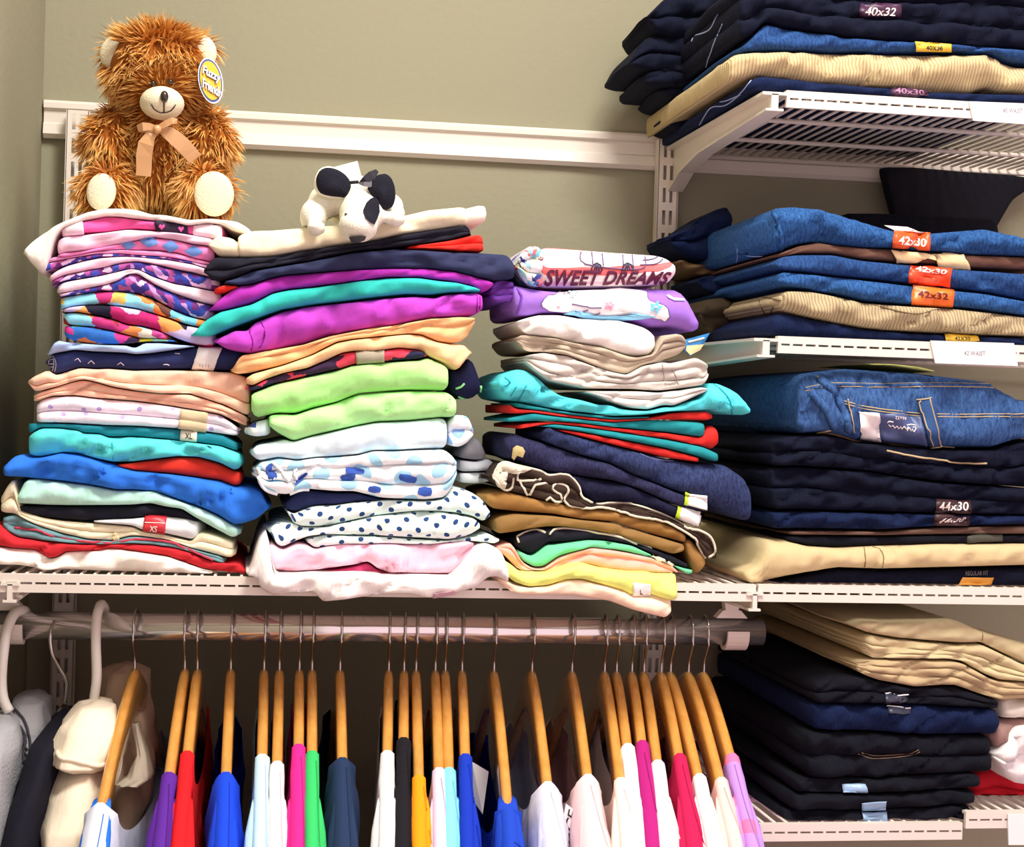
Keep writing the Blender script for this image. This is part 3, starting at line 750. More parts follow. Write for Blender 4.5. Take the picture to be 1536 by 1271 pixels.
G('folded_shirt', 'teal folded top with a drooping end between two purple tops', 'shirt', G2, cloth((52,196,184)), [(289,501),(306,481),(322,471)]+pb[1:12]+[(709,429),(721,434)], tb, Y2-.003, amp=.002)
mb = [(322,513),(340,524),(358,528),(377,530.5),(397,526.5),(455,516.5),(495,503.5),(530,497),(560,491.5),(587,488.6),(645,477.5),(690,474.5),(715,473),(725,465)]
o = G('folded_shirt', 'thick magenta purple top with a ruffled end', 'shirt', G2, cloth((188,70,192)), [(322,509),(340,501.5),(351,494.5),(366,495),(374,494),(380,483),(389,480),(423,466),(462,458),(530,451.5),(579,446),(623,443),(654,446),(668,441),(714,437.5),(725,441)], mb, Y2-.002, amp=.0035, rmax=.02)
line('seam', o, [[(390,481),(396,492),(397,503),(394,514),(389,522)],[(379,484),(375,498),(379,512),(377,526)],[(714,439),(716,450),(715,471)],[(719,442),(720,455),(719,468)]], .0006, cloth((140,30,140)), .0002)
qb = [(348,558),(354,562),(376,559.5),(426,547.5),(469,532),(505,513.5),(530,509),(573,504.5),(613,500.5),(633,502),(656,512),(679,515.5),(692,513.5),(704,504),(713,484)]
G('folded_shirt', 'peach folded top directly under the magenta purple one', 'shirt', G2, cloth((246,196,138)), [(348,554),(361,532)]+mb[3:12]+[(713,476)], qb, Y2, amp=.0028, lobes=2, fr=[.7])
rb = [(370,577),(379,579.5),(397,570),(426,560),(462,553),(490,541),(512,530),(530,527),(560,527.5),(599,522),(633,525),(640,532),(665,544),(688,557),(700,540),(707,530)]
G('folded_shirt', 'peach folded top with a pale rounded end over the red print', 'shirt', G2, cloth((248,204,154)), [(370,566),(378,560.5)]+qb[3:12]+[(692,515),(701,519),(707,527)], rb, Y2-.002, amp=.0028)
REDPRINT = patchy('red_comic_print', [(222,70,92),(222,70,92),(222,70,92),(40,40,70),(225,205,190),(222,70,92),(60,40,70)], .012, .006, 4.4)
hb_ = [(369,585),(380,587),(412,575.5),(455,565.5),(512,553),(530,547),(577,542.5),(633,538.5),(640,534)]
o = G('folded_pyjamas', 'red printed folded pyjamas with a grey panel', 'pyjamas', G2, REDPRINT, [(369,579),(379,580.5)]+rb[2:10]+[(633,526),(640,532)], hb_, Y2)
decal('grey_panel', o, [(533,528),(577,525.5),(576,542),(535,546)], cloth((168,160,140)), 6, 6)
lb = [(377,616),(383,628),(417,620),(443,621),(469,613),(505,604),(538,591),(573,588),(613,585.5),(669,587),(673,580)]
LIME = cloth((176,242,146))
G('folded_shirt', 'lime green folded top under the red print, upper of two', 'shirt', G2, LIME, [(377,592),(381,588)]+hb_[2:8]+[(642,535),(668,546),(673,552)], lb, Y2-.004, amp=.0025, end=.003)
lb2 = [(404,640),(416,650),(440,663),(466,655),(495,648.5),(532,640),(566,633.5),(617,631.5),(663,626.5),(681,627),(685,620)]
G('folded_shirt', 'lime green folded top with a drooping corner, lower of two', 'shirt', G2, cloth((184,246,160)), [(404,624),(409,621.5),(425,621),(443,622)]+lb[4:10]+[(680,592),(685,600)], lb2, Y2-.003, amp=.0025, end=.003)
NAVYP = cloth((24,26,60))
o = G('folded_pyjamas', 'navy folded pyjamas with thin green piping beside the lime tops', 'pyjamas', G2, NAVYP, [(676,552),(689,558),(700,541),(708,534),(716,552),(722,576)], [(676,588),(684,592),(694,597),(704,600),(714,597),(722,588)], Y2+.02, yb=-.2)
line('piping', o, [[(688,594),(702,599),(714,596.5),(720,587),(720,579)],[(684,583),(692,580),(697,576)]], .0010, cloth((150,225,150)), .0008)
BWF = patchy('blue_white_print', [(225,242,250),(190,220,245),(225,242,250),(60,80,160),(235,250,245)], .011, .005, 2.2)
G('folded_pyjamas', 'blue and white printed cuff sticking out under the lime top', 'pyjamas', G2, BWF, [(372,640),(380,633),(396,629.5),(403,627)], [(372,654),(385,656),(403,654.5)], Y2+.004, yb=-.2)
wb = [(380,686),(388,692.5),(417,687),(446,691),(475,687),(503,686),(539,683),(560,677),(594,677),(632,675),(667,674),(671,670)]
G('folded_shirt', 'very pale blue folded top under the lime tops', 'shirt', G2, cloth((222,244,250)), [(380,674),(384,668),(417,662),(428,659)]+lb2[2:9]+[(671,630)], wb, Y2-.003, amp=.002, end=.003)
G('folded_pyjamas', 'white frilled pyjama end with pale blue dots beside the pale blue top', 'pyjamas', G2, dots('pale_blue_dotted', (240,248,252), (150,190,235), .018, .3, .3), [(674,630),(686,621.5),(703,623.5),(709,637),(711,648)], [(674,670),(690,672),(702,666),(711,655)], Y2+.003, yb=-.2, lobes=2)
BDOT = dots('blue_spotted_white', (244,250,250), (165,215,238), .024, .3, .4)
ob = [(383,716),(389,724),(400,740),(431,743),(454,734),(475,735.5),(503,738),(532,738),(570,748),(600,749.5),(640,751),(669,747),(680,729),(686,712)]
o = G('folded_pyjamas', 'white folded pyjamas with blue spots, its open layers showing', 'pyjamas', G2, BDOT, [(383,702),(389,694)]+wb[2:11]+[(680,684),(686,692)], ob, Y2-.004, lobes=3, fr=[.30,.66], amp=.0022, rmax=.016, wob=.12)
line('rolled_hem', o, [[(446,703),(440,712),(446,722),(438,724),(428,716),(420,704),(408,694)],[(388,702),(389,718),(398,733),(416,740),(431,741),(454,733),(475,735)]], .0016, cloth((240,250,252)), .0008)
for q in ([(520,702),(546,704),(545,711),(519,709)], [(512,712),(533,711),(530,719),(511,721)], [(600,711),(625,716),(622,724),(600,719)], [(628,733),(647,733),(646,743),(627,742)], [(398,701),(408,696),(416,716),(402,722)], [(442,722),(458,708),(462,712),(444,729)], [(554,730),(571,732),(570,739),(553,737)]):
    blob('blue_spot', o, [q[0], ((q[0][0]+q[1][0])/2, (q[0][1]+q[1][1])/2-1.5), q[1], ((q[1][0]+q[2][0])/2+1.5, (q[1][1]+q[2][1])/2), q[2], ((q[2][0]+q[3][0])/2, (q[2][1]+q[3][1])/2+1.5), q[3], ((q[0][0]+q[3][0])/2-1.5, (q[0][1]+q[3][1])/2)], cloth((56,88,170)), .0006, rings=2)
dA = [(437,784),(452,791),(469,792),(489,791),(517,784.5),(560,775),(596,770.5),(624,767.5),(660,767.5),(689,772),(712,777),(726,784.5),(736,776)]
G('folded_trousers', 'navy strip of folded trousers under the blue spotted pyjamas', 'trousers', G2, cloth((38,46,88)), [(430,755),(440,745),(455,735.5),(475,737),(503,740),(535,740),(572,749)], [(430,765),(445,768.5),(475,759),(503,757.5),(535,753),(572,751)], Y2+.004)
MD = dots('mint_polka_dot', (226,246,238), (38,70,120), .0112, .2, .12)
G('folded_pyjamas', 'mint polka dot pyjamas, upper of three folds', 'pyjamas', G2, MD, [(432,766),(440,772),(457,764.5),(472,759),(489,758.5),(503,758.5),(532,754),(580,750.5),(640,752),(659,750.5),(669,748),(681,731),(697,734),(710,739),(725,749),(736,768)], [(432,768)]+dA, Y2-.002, amp=.0022)
dB = [(406,800),(414,818),(423,823.5),(446,812),(463,805.5),(489,802.5),(517,803.5),(560,804.5),(588,806.5),(624,809),(674,812),(703,806),(721,794)]
G('folded_pyjamas', 'mint polka dot pyjamas, middle of three folds', 'pyjamas', G2, MD, [(406,793),(412,787),(425,784),(440,784.5),(452,791.5)]+dA[2:11]+[(721,786)], dB, Y2-.003, amp=.0022)
dC = [(461,815),(473,823.5),(489,820.5),(517,817),(546,817.5),(580,816),(617,817.5),(646,817.5),(675,813.5),(703,812),(745,817),(750,812)]
G('folded_pyjamas', 'mint polka dot pyjamas, lowest of three folds', 'pyjamas', G2, MD, [(461,808)]+dB[5:11]+[(703,807),(732,800),(747,807),(750,810)], dC, Y2, amp=.002)
kb2 = [(405,858),(412,860),(431,862.5),(475,857),(532,849.5),(553,843.5),(568,856),(590,864),(614,872),(639,872.5),(675,865),(696,845),(709,828),(712,822)]
G('folded_shirt', 'baby pink crumpled top on the white bottom piece', 'shirt', G2, cloth((248,196,214)), [(405,812),(414,820),(424,826),(446,815),(460,817),(472,825)]+dC[2:10]+[(712,815)], kb2, Y2-.005, amp=.0055, rmax=.018, zmin=.0048)
G('folded_shirt', 'deep pink fold peeping out under the baby pink top', 'shirt', G2, cloth((206,70,120)), [(478,858.5),(532,850.5),(553,844.5),(568,857),(590,865),(614,873),(639,873.5),(676,866)], [(478,860),(532,860),(568,861),(600,872),(640,876),(676,869)], Y2+.002, zmin=.0044)
o = G('folded_sweatshirt', 'white bottom piece hanging over the shelf lip under the pink top', 'sweatshirt', G2, cloth((248,244,236)), [(373,862),(381,840),(386,815),(395,803),(403,797),(408,850),(415,862),(432,864),(475,861),(532,861),(568,862),(600,873),(640,877),(676,869),(697,847),(706,838),(718,822),(735,818),(750,824),(760,836),(764,862)],
  [(373,866),(384,868),(389,884),(407,895),(422,895),(430,891),(446,892),(470,889.5),(478,897),(484,906),(503,904),(538,899.5),(575,893),(617,892),(647,899.5),(685,892),(714,885),(735,868),(752,868),(764,886)], -.3745, amp=.004, hang=.0005, rmax=.010)
decal('striped_label', o, [(650,889),(683,884),(684,892),(649,898.5)], cloth((214,176,184)), 5, 4)
GREY = cloth((150,148,152))
G('folded_trousers', 'grey folded joggers end, topmost of the grey pieces beside the spots', 'trousers', G2, GREY, [(690,674),(700,668),(710,657),(719,656.5),(725,667),(729,683)], [(690,688),(703,690),(716,692),(729,690)], -.30, yb=-.12)
G('folded_trousers', 'pale grey folded joggers between darker grey and white', 'trousers', G2, cloth((214,218,222)), [(690,689),(703,691),(716,692.5),(727,688),(736,688),(744,698)], [(690,708.5),(744,707.5)], -.30, yb=-.12)
G('folded_trousers', 'white and grey checked fold under the pale grey joggers', 'trousers', G2, stripes('grey_check', [(0,(235,240,240)),(.6,(196,205,205)),(.8,(235,240,240))], .02, 0), [(690,709.5),(744,708.5)], [(690,725),(712,726.5),(740,723),(744,720)], -.30, yb=-.12)
# ---------------------------------------------------------------- third stack
G3 = 'clothes in the stack with the lettered roll'
Y3 = -.343
SD = stripes('pink_white_stripes', [(0,(250,240,240)),(.30,(252,206,216)),(.42,(255,250,250)),(.62,(238,112,112)),(.86,(255,248,248))], .030, 1)
rt = [(812,370.5),(825,368),(847,369.5),(880,372.5),(925,376.5),(949,378),(988,381),(1004,386),(1015,397)]
rbm = [(812,430.5),(821,431),(860,431.5),(906,431),(949,429.5),(988,427),(1008,423.5),(1015,410)]
o_sd = G('rolled_pyjamas', 'rolled pyjamas with the words sweet dreams on pink stripes', 'pyjamas', G3, SD, rt, rbm, Y3-.002, rmax=.022, sqp=2.0, yb=-.16, amp=.001, end=.006)
SWIRL = patchy('swirl_print', [(245,250,252),(150,215,235),(245,250,252),(230,110,110),(70,80,150),(245,235,170),(250,250,252),(120,190,225)], .0052, .008, 5.5)
fold('rolled_end', SWIRL, [(774,399),(778,386),(784,377),(795,367.5),(806,368),(816,371)], [(774,401),(780,411),(790,425),(800,429.5),(816,431)], yf=Y3-.001, yb=-.16, parent=o_sd, rmax=.022, sqp=2.0, amp=.004, lobes=3)
PLUM = plain('plum_print', (98,22,62), .7)
text('SWEET DREAMS', o_sd, [(819,404),(1008,408),(1000,425.5),(816,428.5)], PLUM, .0010, shear=.18, bold=.035, spacing=1.05)
DRAW = plain('violet_drawn_line', (110,90,130), .7)
line('drawn_bed', o_sd, [[(872,375.5),(878,396),(960,404),(967,382)],[(887,376),(889,396)],[(903,381),(905,398)],[(934,383),(935,401)],[(948,383),(950,402)],[(960,398),(985,396),(996,386),(990,381)],[(964,391),(980,389),(990,383)],[(870,375),(925,377)]], .0006, DRAW, .0006)
for wx, wy in ((895,403),(941,403)):
    line('drawn_wheel', o_sd, [[(wx-8,wy+3),(wx-6,wy-5),(wx,wy-8),(wx+6,wy-5),(wx+8,wy+3)],[(wx-4,wy+3),(wx-2,wy-5)],[(wx,wy+3),(wx,wy-6)],[(wx+4,wy+3),(wx+2,wy-5)]], .0007, plain('dark_drawn_line', (60,54,84), .7), .0006)
pt_ = [(771,424),(779,427),(791,430),(813,434),(841,436.5),(886,436),(920,433),(949,431),(993,431),(1021,433),(1031,444),(1040,461),(1050,484)]
pb_ = [(771,470),(776,474),(795,474),(813,470),(841,470),(873,475.5),(930,477.5),(960,483),(980,490),(1008,490),(1030,495),(1044,499),(1050,492)]
PUR = cloth((160,116,214))
o = G('folded_pyjamas', 'violet folded pyjamas with a white floral panel', 'pyjamas', G3, PUR, pt_, pb_, Y3, amp=.0014, rmax=.02)
fold('gathered_sleeve', cloth((112,60,160)), [(737,423),(752,420),(772,421)], [(737,450),(745,455),(772,452)], yf=Y3+.004, yb=-.2, parent=o, lobes=3, amp=.004)
line('sleeve_edge', o['_n'] if '_n' in o else o, [[(776,434),(782,444),(780,458),(776,470)]], .0012, cloth((130,80,190)), .0004)
WP = plain('white_print', (250,250,252), .7)
panel = [(812,455),(816,449),(822,445),(836,442),(846,438),(870,439),(900,438),(930,435),(960,438),(970,441),(973,452),(990,456),(1000,463),(1003,475),(998,480),(980,476),(950,475),(920,476),(880,474),(862,468),(840,466),(822,464),(814,460)]
blob('floral_panel', o, panel, WP, .0014, rings=8)
line('panel_outline', o, [panel+[panel[0]]], .0005, DRAW, .0016)
blob('blue_band', o, [(845,468),(860,464.5),(866,468),(900,471),(940,470),(968,470),(985,474),(960,476),(920,477.5),(880,475),(862,470)], plain('sky_print', (140,205,238), .7), .0022, rings=4)
for fx, fy, r, c in ((913,458,9,(250,170,195)),(983,461,11,(110,205,230)),(837,460,4,(240,180,190)),(858,444,8,(190,230,242))):
    pts = []
    for i in range(20):
        a = 2*math.pi*i/20; q = r*(.72+.28*math.cos(5*a)); pts.append((fx+q*math.cos(a), fy+q*.75*math.sin(a)))
    blob('printed_flower', o, pts, plain('flower_%d' % fx, c, .7), .0024, rings=2)
    blob('flower_centre', o, ell(fx, fy, r*.22, r*.18, 8), plain('flower_mid', (245,200,205), .7), .0030, rings=1)
line('printed_stem', o, [[(857,457),(880,460),(902,461)],[(874,466),(882,464)],[(892,470),(900,468)]], .0006, DRAW, .0024)
blob('pink_shape', o, [(999,444),(1003,443),(1010,447),(1016,447.5),(1025,449.5),(1026,451.5),(1012,451.5),(1003,448)], plain('pale_pink_print', (250,222,232), .7), .0008, rings=2)
wt = [(778,480)]+[(795,475),(813,471),(841,471),(873,476.5),(930,478.5),(960,486),(975,493),(985,503)]
wb3 = [(778,488),(784,496.5),(792,502),(830,506.5),(866,514.5),(902,520),(930,529.5),(942,533.5),(956,535.5),(978,533),(986,520)]
G('folded_sweatshirt', 'thick white folded sweatshirt under the violet pyjamas', 'sweatshirt', G3, cloth((248,246,238)), wt, wb3, Y3-.004, amp=.004, rmax=.022)
kb3 = [(775,512),(784,524),(793,528.5),(816,528.5),(852,533.5),(890,548.5),(916,557),(941,562),(963,549),(994,541.5),(1019,533),(1030,522)]
KH = cloth((186,172,150)); LK = cloth((206,200,188))
o_k = G('folded_trousers', 'khaki folded trousers with a blue hang tag at the end', 'trousers', G3, KH, [(775,508),(779,502)]+wb3[2:9]+[(984,530),(990,503),(1019,499.5),(1030,512)], kb3, Y3, lobes=3, amp=.003, fr=[.36,.66])
o_l = G('folded_trousers', 'pale stone folded trousers under the khaki pair', 'trousers', G3, LK, [(790,532)]+kb3[3:9]+[(994,542.5),(1007,544.5),(1046,535.5),(1064,547)],
  [(790,545),(800,556),(815,567),(823,572),(859,579.5),(880,584),(950,584.5),(989,587),(1020,583.5),(1056,578.5),(1064,564)], Y3-.002, lobes=3, amp=.003, fr=[.3,.72])
line('fly_seam', o_l, [[(993,546),(996,562),(998,576)],[(1009,554),(1014,565),(1018,577)]], .0006, cloth((170,160,150)), .0003)
G('folded_trousers', 'pale grey trouser leg sagging onto the aqua top', 'trousers', G3, cloth((218,214,206)), [(880,587),(905,586),(950,586),(990,588.5),(1020,585),(1056,580),(1063,584)], [(880,589),(900,596),(916,603),(946,613),(973,615),(997,608),(1009,610),(1026,603.5),(1060,588),(1063,586)], Y3-.004, lobes=2, amp=.003)
# hang tag
tp = [at(1026,510,Y3+.005), at(1065,499.5,Y3+.012), at(1050,526,Y3+.010), at(1034,534,Y3+.004), at(1027,526,Y3+.004)]
V = [tuple(p) for p in tp]+[(p.x, p.y+.0008, p.z) for p in tp]; n = 5
Fc = [tuple(reversed(range(n))), tuple(range(n, 2*n))]+[(i, (i+1) % n, n+(i+1) % n, n+i) for i in range(n)]
ht = mk('hang_tag', V, Fc, plain('tag_blue', (40,128,190), .4), o_k, smooth=False); BV[ht.name] = BVHTree.FromPolygons(V, Fc)
blob('cream_half', ht, [(1029,519),(1055,516.5),(1049.5,525.5),(1034.5,533),(1028,526)], plain('tag_cream', (226,206,150), .5), parent=ht, rings=1)
line('printed_line', ht, [[(1032,513.5),(1056,507.5)]], .0011, plain('tag_pale_line', (190,205,200), .5), parent=ht)
AQ = cloth((88,218,226))
at_ = [(748,572),(754,561),(764,558),(777,553),(790,554),(798,558),(812,568),(824,581),(840,592),(849,595),(873,599.5),(897,606.5),(916,607),(930,612),(946,615),(973,616.5),(997,610),(1009,611),(1030,604),(1055,596),(1064,574),(1082,574.5),(1099,583),(1113,594.6),(1126,614)]
ab_ = [(748,585),(757,599),(774,602),(802,608),(830,613.5),(859,618),(888,620.5),(920,625),(963,623.5),(1006,618),(1063,616),(1085,620),(1099,623),(1118,624),(1126,620)]
o = G('folded_shirt', 'bright aqua folded top with both ends sticking out', 'shirt', G3, AQ, at_, ab_, Y3-.003, amp=.0045, rmax=.018)
line('seam', o, [[(1068,575),(1085,588),(1096,604),(1098,622)],[(775,580),(766,594)],[(790,578),(778,600)],[(756,566),(766,574),(757,580)]], .0006, cloth((40,160,175)), .0003)
TL = cloth((32,140,146)); RD = cloth((216,46,40))
l1t = [(773,603),(802,609),(830,614.5),(859,619),(888,621.5),(920,626),(976,625)]
l1b = [(773,612),(800,615.5),(830,619.5),(887,626.5),(920,629.5),(976,627)]
G('folded_shirt', 'teal fold directly under the aqua top, upper of three teal folds', 'shirt', G3, TL, l1t, l1b, Y3+.001)
r1b = [(764,622),(785,621),(800,619.5),(830,624),(887,631),(920,634),(970,630),(1010,630.5),(1063,631.5),(1071,628)]
G('folded_shirt', 'red fold under the aqua top, upper of three red folds', 'shirt', G3, RD, [(764,604),(773,612.5)]+l1b[1:5]+[(970,628),(1006,619.5),(1034,617.5),(1063,617),(1071,623)], r1b, Y3)
l2b = [(762,634),(800,632.5),(830,632.5),(870,635),(920,641),(1000,649),(1059,657)]
G('folded_shirt', 'teal fold between the upper and middle red folds', 'shirt', G3, TL, [(762,627),(785,622.5)]+r1b[2:8]+[(1059,634)], l2b, Y3-.002)
r2b = [(778,645),(815,638),(830,636),(870,640),(920,647),(1000,659),(1055,670),(1070,676.5),(1080,668)]
G('folded_shirt', 'red fold with a flap hanging at its end, middle of three red folds', 'shirt', G3, RD, [(778,637),(800,633.5)]+l2b[2:6]+[(1055,657),(1062,641),(1076,637),(1080,650)], r2b, Y3)
l3b = [(812,640),(840,644),(870,648),(920,657.5),(1000,673),(1055,687),(1072,693),(1079,694)]
G('folded_shirt', 'teal fold between the middle and lowest red folds', 'shirt', G3, TL, [(812,639)]+r2b[2:8]+[(1079,680)], l3b, Y3-.002)
r3b = [(838,646),(870,655),(920,668),(1000,687.5),(1050,694.5)]
G('folded_shirt', 'red fold lying on the dark denim, lowest of three red folds', 'shirt', G3, RD, [(838,644.5)]+l3b[2:5]+[(1050,686.5)], r3b, Y3)
DN1 = denim('dark_denim', (22,26,48), (62,76,122)); DN2 = denim('purple_denim', (24,24,44), (58,60,98)); DN3 = denim('night_denim', (18,18,36), (34,36,64))
d1b = [(814,662),(845,673.5),(873,683.5),(916,695),(950,712),(963,717),(1020,740),(1049,748),(1090,772),(1129,786)]
o = G('folded_jeans', 'dark blue folded jeans under the teal and red folds', 'jeans', G3, DN1, [(814,646),(822,639)]+r3b[:4]+[(1050,696),(1077,696),(1095,698),(1115,711),(1129,730)], d1b, Y3-.001, amp=.003, rmax=.02)
line('pocket_seam', o, [[(960,681),(980,689),(1010,692)]], .0004, cloth((110,120,170)), .0003)
d2b = [(759,690),(777,692),(800,702),(830,711),(870,715),(920,722),(960,734),(1010,757),(1062,770)]
o_d2 = G('folded_jeans', 'purplish dark folded jeans with the upper white and green strip', 'jeans', G3, DN2, [(759,655),(773,649),(787,655),(814,663)]+d1b[1:8]+[(1062,756)], d2b, Y3, amp=.002, rmax=.02)
blob('cream_knot', o_d2, [(768,683),(770,672),(775,668),(783,671),(786,677),(784,684),(776,682),(771,687)], cloth((214,200,140)), .002)
d3b = [(788,708),(810,708),(823,712.5),(848,710),(860,717),(870,730),(875,745),(895,757),(916,754),(950,755.5),(985,766),(1012,778),(1040,790),(1053,792)]
o_d3 = G('folded_jeans', 'black denim folded jeans with the lower white and green strip', 'jeans', G3, DN3, [(788,699),(800,703)]+d2b[3:8]+[(1053,770)], d3b, Y3+.001, amp=.002, rmax=.02)
for tg, q, g in ((o_d2, [(1034,741),(1061,744),(1061,766),(1031,757)], [(1028,738),(1035,741),(1032,758),(1025,756)]), (o_d3, [(1021,761),(1051,768),(1047,790),(1019,778)], [(1016,759),(1022,761),(1019,778),(1013,776)])):
    decal('size_strip', tg, q, PAPER, 6, 6, off=.001); decal('green_edge', tg, g, plain('strip_green', (190,220,40), .5), 3, 5, off=.001)
OL = cloth((58,44,36)); TRIM = cloth((216,208,188)); KB = cloth((156,116,62))
tr1 = [(738,716),(742,704),(749,696),(759,693),(773,697),(810,706),(823,713.5),(848,711),(860,718),(870,731),(875,746),(895,758.5),(916,755.5),(950,756.5),(985,767),(1012,779),(1038,794),(1048,794),(1067,805),(1075,827),(1077,838)]
tr2 = [(738,722),(752,732),(762,737),(790,744),(819,752),(842,755),(859,760.5),(880,763.5),(916,763.5),(945,773.5),(985,780),(1006,787.5),(1039,805),(1053,823),(1060,838),(1077,840)]
o_ol = G('folded_jacket', 'dark brown folded jacket with pale wavy edging', 'jacket', G3, OL, tr1, tr2, Y3-.001, lobes=3, amp=.002)
line('pale_edging', o_ol, [[(740,714),(749,698),(759,695),(773,699),(810,708),(823,714.5),(848,712),(859,718),(869,731),(874,746),(895,757.5),(916,756),(950,757.5),(985,768),(1012,780),(1038,795),(1048,795.5),(1066,806),(1073,827),(1063,836)],
  [(741,717),(752,730),(761,735),(768,731),(770,718),(774,707),(782,706)], [(819,751),(825,746),(833,753),(842,752),(840,742),(828,733),(834,727),(847,729),(853,736),(846,751),(859,759),(880,762),(916,762.5),(945,772),(985,779),(1006,786.5),(1038,804),(1051,823),(1058,838)], [(778,709),(776,720),(800,722),(812,718)], [(780,722),(793,743),(803,728),(822,726)]], .0011, TRIM, .0008, loose=True)
blob('turned_hem', o_ol, [(740,716),(744,705),(751,697),(759,695),(773,699),(800,705),(785,708),(776,705),(765,706),(757,713),(754,724),(757,733),(748,728)], TRIM, .0012, rings=4)
kmb = [(731,756),(740,764.5),(773,768.5),(830,772),(873,780),(920,784),(977,802),(1031,816)]
o = G('folded_trousers', 'brown khaki folded trousers under the dark brown jacket', 'trousers', G3, KB, [(731,742),(745,738)]+tr2[2:12]+[(1031,803)], kmb, Y3, amp=.002)
fold('hanging_flap', cloth((150,112,62)), [(1029,812),(1036,806.5),(1045,815),(1053,826),(1060,842)], [(1029,822),(1035,846),(1045,866),(1054,858),(1060,846)], yf=Y3+.001, yb=-.2, parent=o)
k2b = [(744,800),(750,802.5),(773,799.5),(799,794),(822,791),(845,791),(888,796),(930,804),(963,817),(1010,833),(1028,828)]
G('folded_trousers', 'brown khaki folded trousers, thinner pair over the black fold', 'trousers', G3, cloth((140,108,62)), [(744,779),(752,775),(773,771),(830,774)]+kmb[4:7]+[(1028,817)], k2b, Y3-.002, amp=.002)
o = G('folded_shirt', 'black folded top with cream piping above the green top', 'shirt', G3, BLACK, [(774,808),(790,798),(805,795)]+[(822,792),(845,792),(888,797),(930,805),(963,818),(1010,834),(1032,846)], [(774,818),(782,827.5),(799,834.5),(822,815),(852,813.5),(882,809.5),(909,810.5),(949,817.5),(977,831),(1009,846.5),(1032,853)], Y3, amp=.002)
line('piping', o, [[(776,806),(790,798.5),(805,795.5),(818,799.5)],[(824,801.5),(830,795.5),(845,793.5),(888,798.5),(930,807),(955,817)],[(776,806),(779,814)]], .0010, TRIM, .0006, loose=True)
gb = [(778,832),(784,842),(802,852),(816,852),(837,836.5),(859,829),(888,822),(930,826.5),(977,836.5),(1012,850),(1032,864),(1041,860)]
o = G('folded_shirt', 'sea green folded top with a cream label', 'shirt', G3, cloth((112,214,160)), [(778,824),(784,829),(799,835.5),(822,817),(830,818),(852,814.5),(882,810.5),(909,811.5),(949,818.5),(977,832),(1009,847.5),(1041,856)], gb, Y3-.003, amp=.003)
t = decal('cream_label', o, [(979,831.5),(1009,845.5),(1008,850),(976,836)], cloth((244,232,200)), 6, 3)
cb3 = [(746,824),(761,837.5),(776,853.5),(787,862.5),(819,862.5),(845,854),(866,847.5),(880,847),(909,855),(950,860),(977,860),(1005,868),(1022,882),(1035,881)]
G('folded_shirt', 'coral pink folded top between the sea green and yellow tops', 'shirt', G3, cloth((250,176,160)), [(746,820),(768,813.5),(778,833),(784,843),(801,853)]+gb[3:10]+[(1020,862),(1035,878)], cb3, Y3-.004, amp=.002, lobes=2, fr=[.7], zmin=.0082)
yb3 = [(758,862),(772,875),(795,882),(823,879.5),(852,870.5),(873,870),(909,879.5),(938,888),(949,895),(977,893.5),(1006,903),(1018,902)]
o = G('folded_shirt', 'lemon yellow folded top with a white label by the shelf lip', 'shirt', G3, cloth((232,244,130)), [(758,841),(764,844)]+cb3[2:11]+[(1000,867),(1014,873),(1018,878)], yb3, -.3735, amp=.0015, hang=.0044, rmax=.007)
t = decal('white_label', o, [(949,874),(976,876),(976,894),(950,894)], PAPER, 5, 5)
text('L', t, [(960,885),(964,885.5),(964,892),(960,892)], INK, .0004, parent=o)
G('folded_shirt', 'pale peach folded top hanging lowest over the shelf lip', 'shirt', G3, cloth((250,222,192)), [(752,868)]+[(762,872),(772,878)]+yb3[2:8]+[(951,897),(977,896),(1003,905),(1009,910)], [(752,878),(766,888),(780,893.5),(830,893.5),(859,894.5),(916,903.5),(950,916.5),(963,920),(1001,929.5),(1009,920)], -.374, amp=.002, hang=.0004, rmax=.008)

# ---------------------------------------------------------------- jeans shelves
DBR = denim('blue_denim', (14,38,84), (60,112,174)); DMID = denim('mid_denim', (16,36,78), (52,92,150)); DDK = denim('deep_denim', (8,11,24), (17,22,44)); DDK2 = denim('deep_blue_denim', (10,19,44), (22,38,78)); DBK = denim('black_denim', (10,11,18), (22,24,34))
CORD = corduroy('tan_corduroy', (206,188,144), (172,150,108), .0030); CORD2 = corduroy('stone_corduroy', (186,170,134), (150,132,98), .0030)
ORANGE = plain('orange_tag', (240,92,36), .35); YELLOW = plain('yellow_tag', (240,200,60), .45); PLUMTAG = plain('plum_tag', (66,34,62), .45)
GT = 'jeans on the topmost shelf'; GM = 'jeans on the middle shelf'; GL = 'jeans on the long shelf'; GB = 'jeans on the lowest shelf'
RX = 1575
YR = -.343; YRB = -.030
kwr = dict(yb=YRB, rmax=.02, sideb=1.6)
# topmost
o1 = G('folded_jeans', 'dark folded jeans with the plum 40 by 32 tag, topmost pile', 'jeans', GT, DDK, [(1112,-34),(1200,-33),(1400,-30),(RX,-24)], [(1112,58),(1130,52),(1150,30),(1178,38),(1270,54),(1370,61),(RX,76)], YR, lobes=3, amp=.004, **kwr)
t = decal('size_tag', o1, [(1290,6),(1352,7),(1351,25),(1289,24)], PLUMTAG, 5, 4)
text('40x32', t, [(1298,11),(1344,12),(1343,24),(1297,23)], WHITE_INK, .0005, parent=o1, shear=.2)
o2 = G('folded_jeans', 'blue folded jeans with the yellow 40 by 30 tag', 'jeans', GT, DMID, [(1118,66),(1132,54),(1150,32),(1178,39),(1270,55),(1370,62),(RX,77)], [(1118,76),(1140,74.5),(1180,74.5),(1270,75.5),(1420,76.5),(1490,77.5),(1515,90),(RX,98)], YR, amp=.003, **kwr)
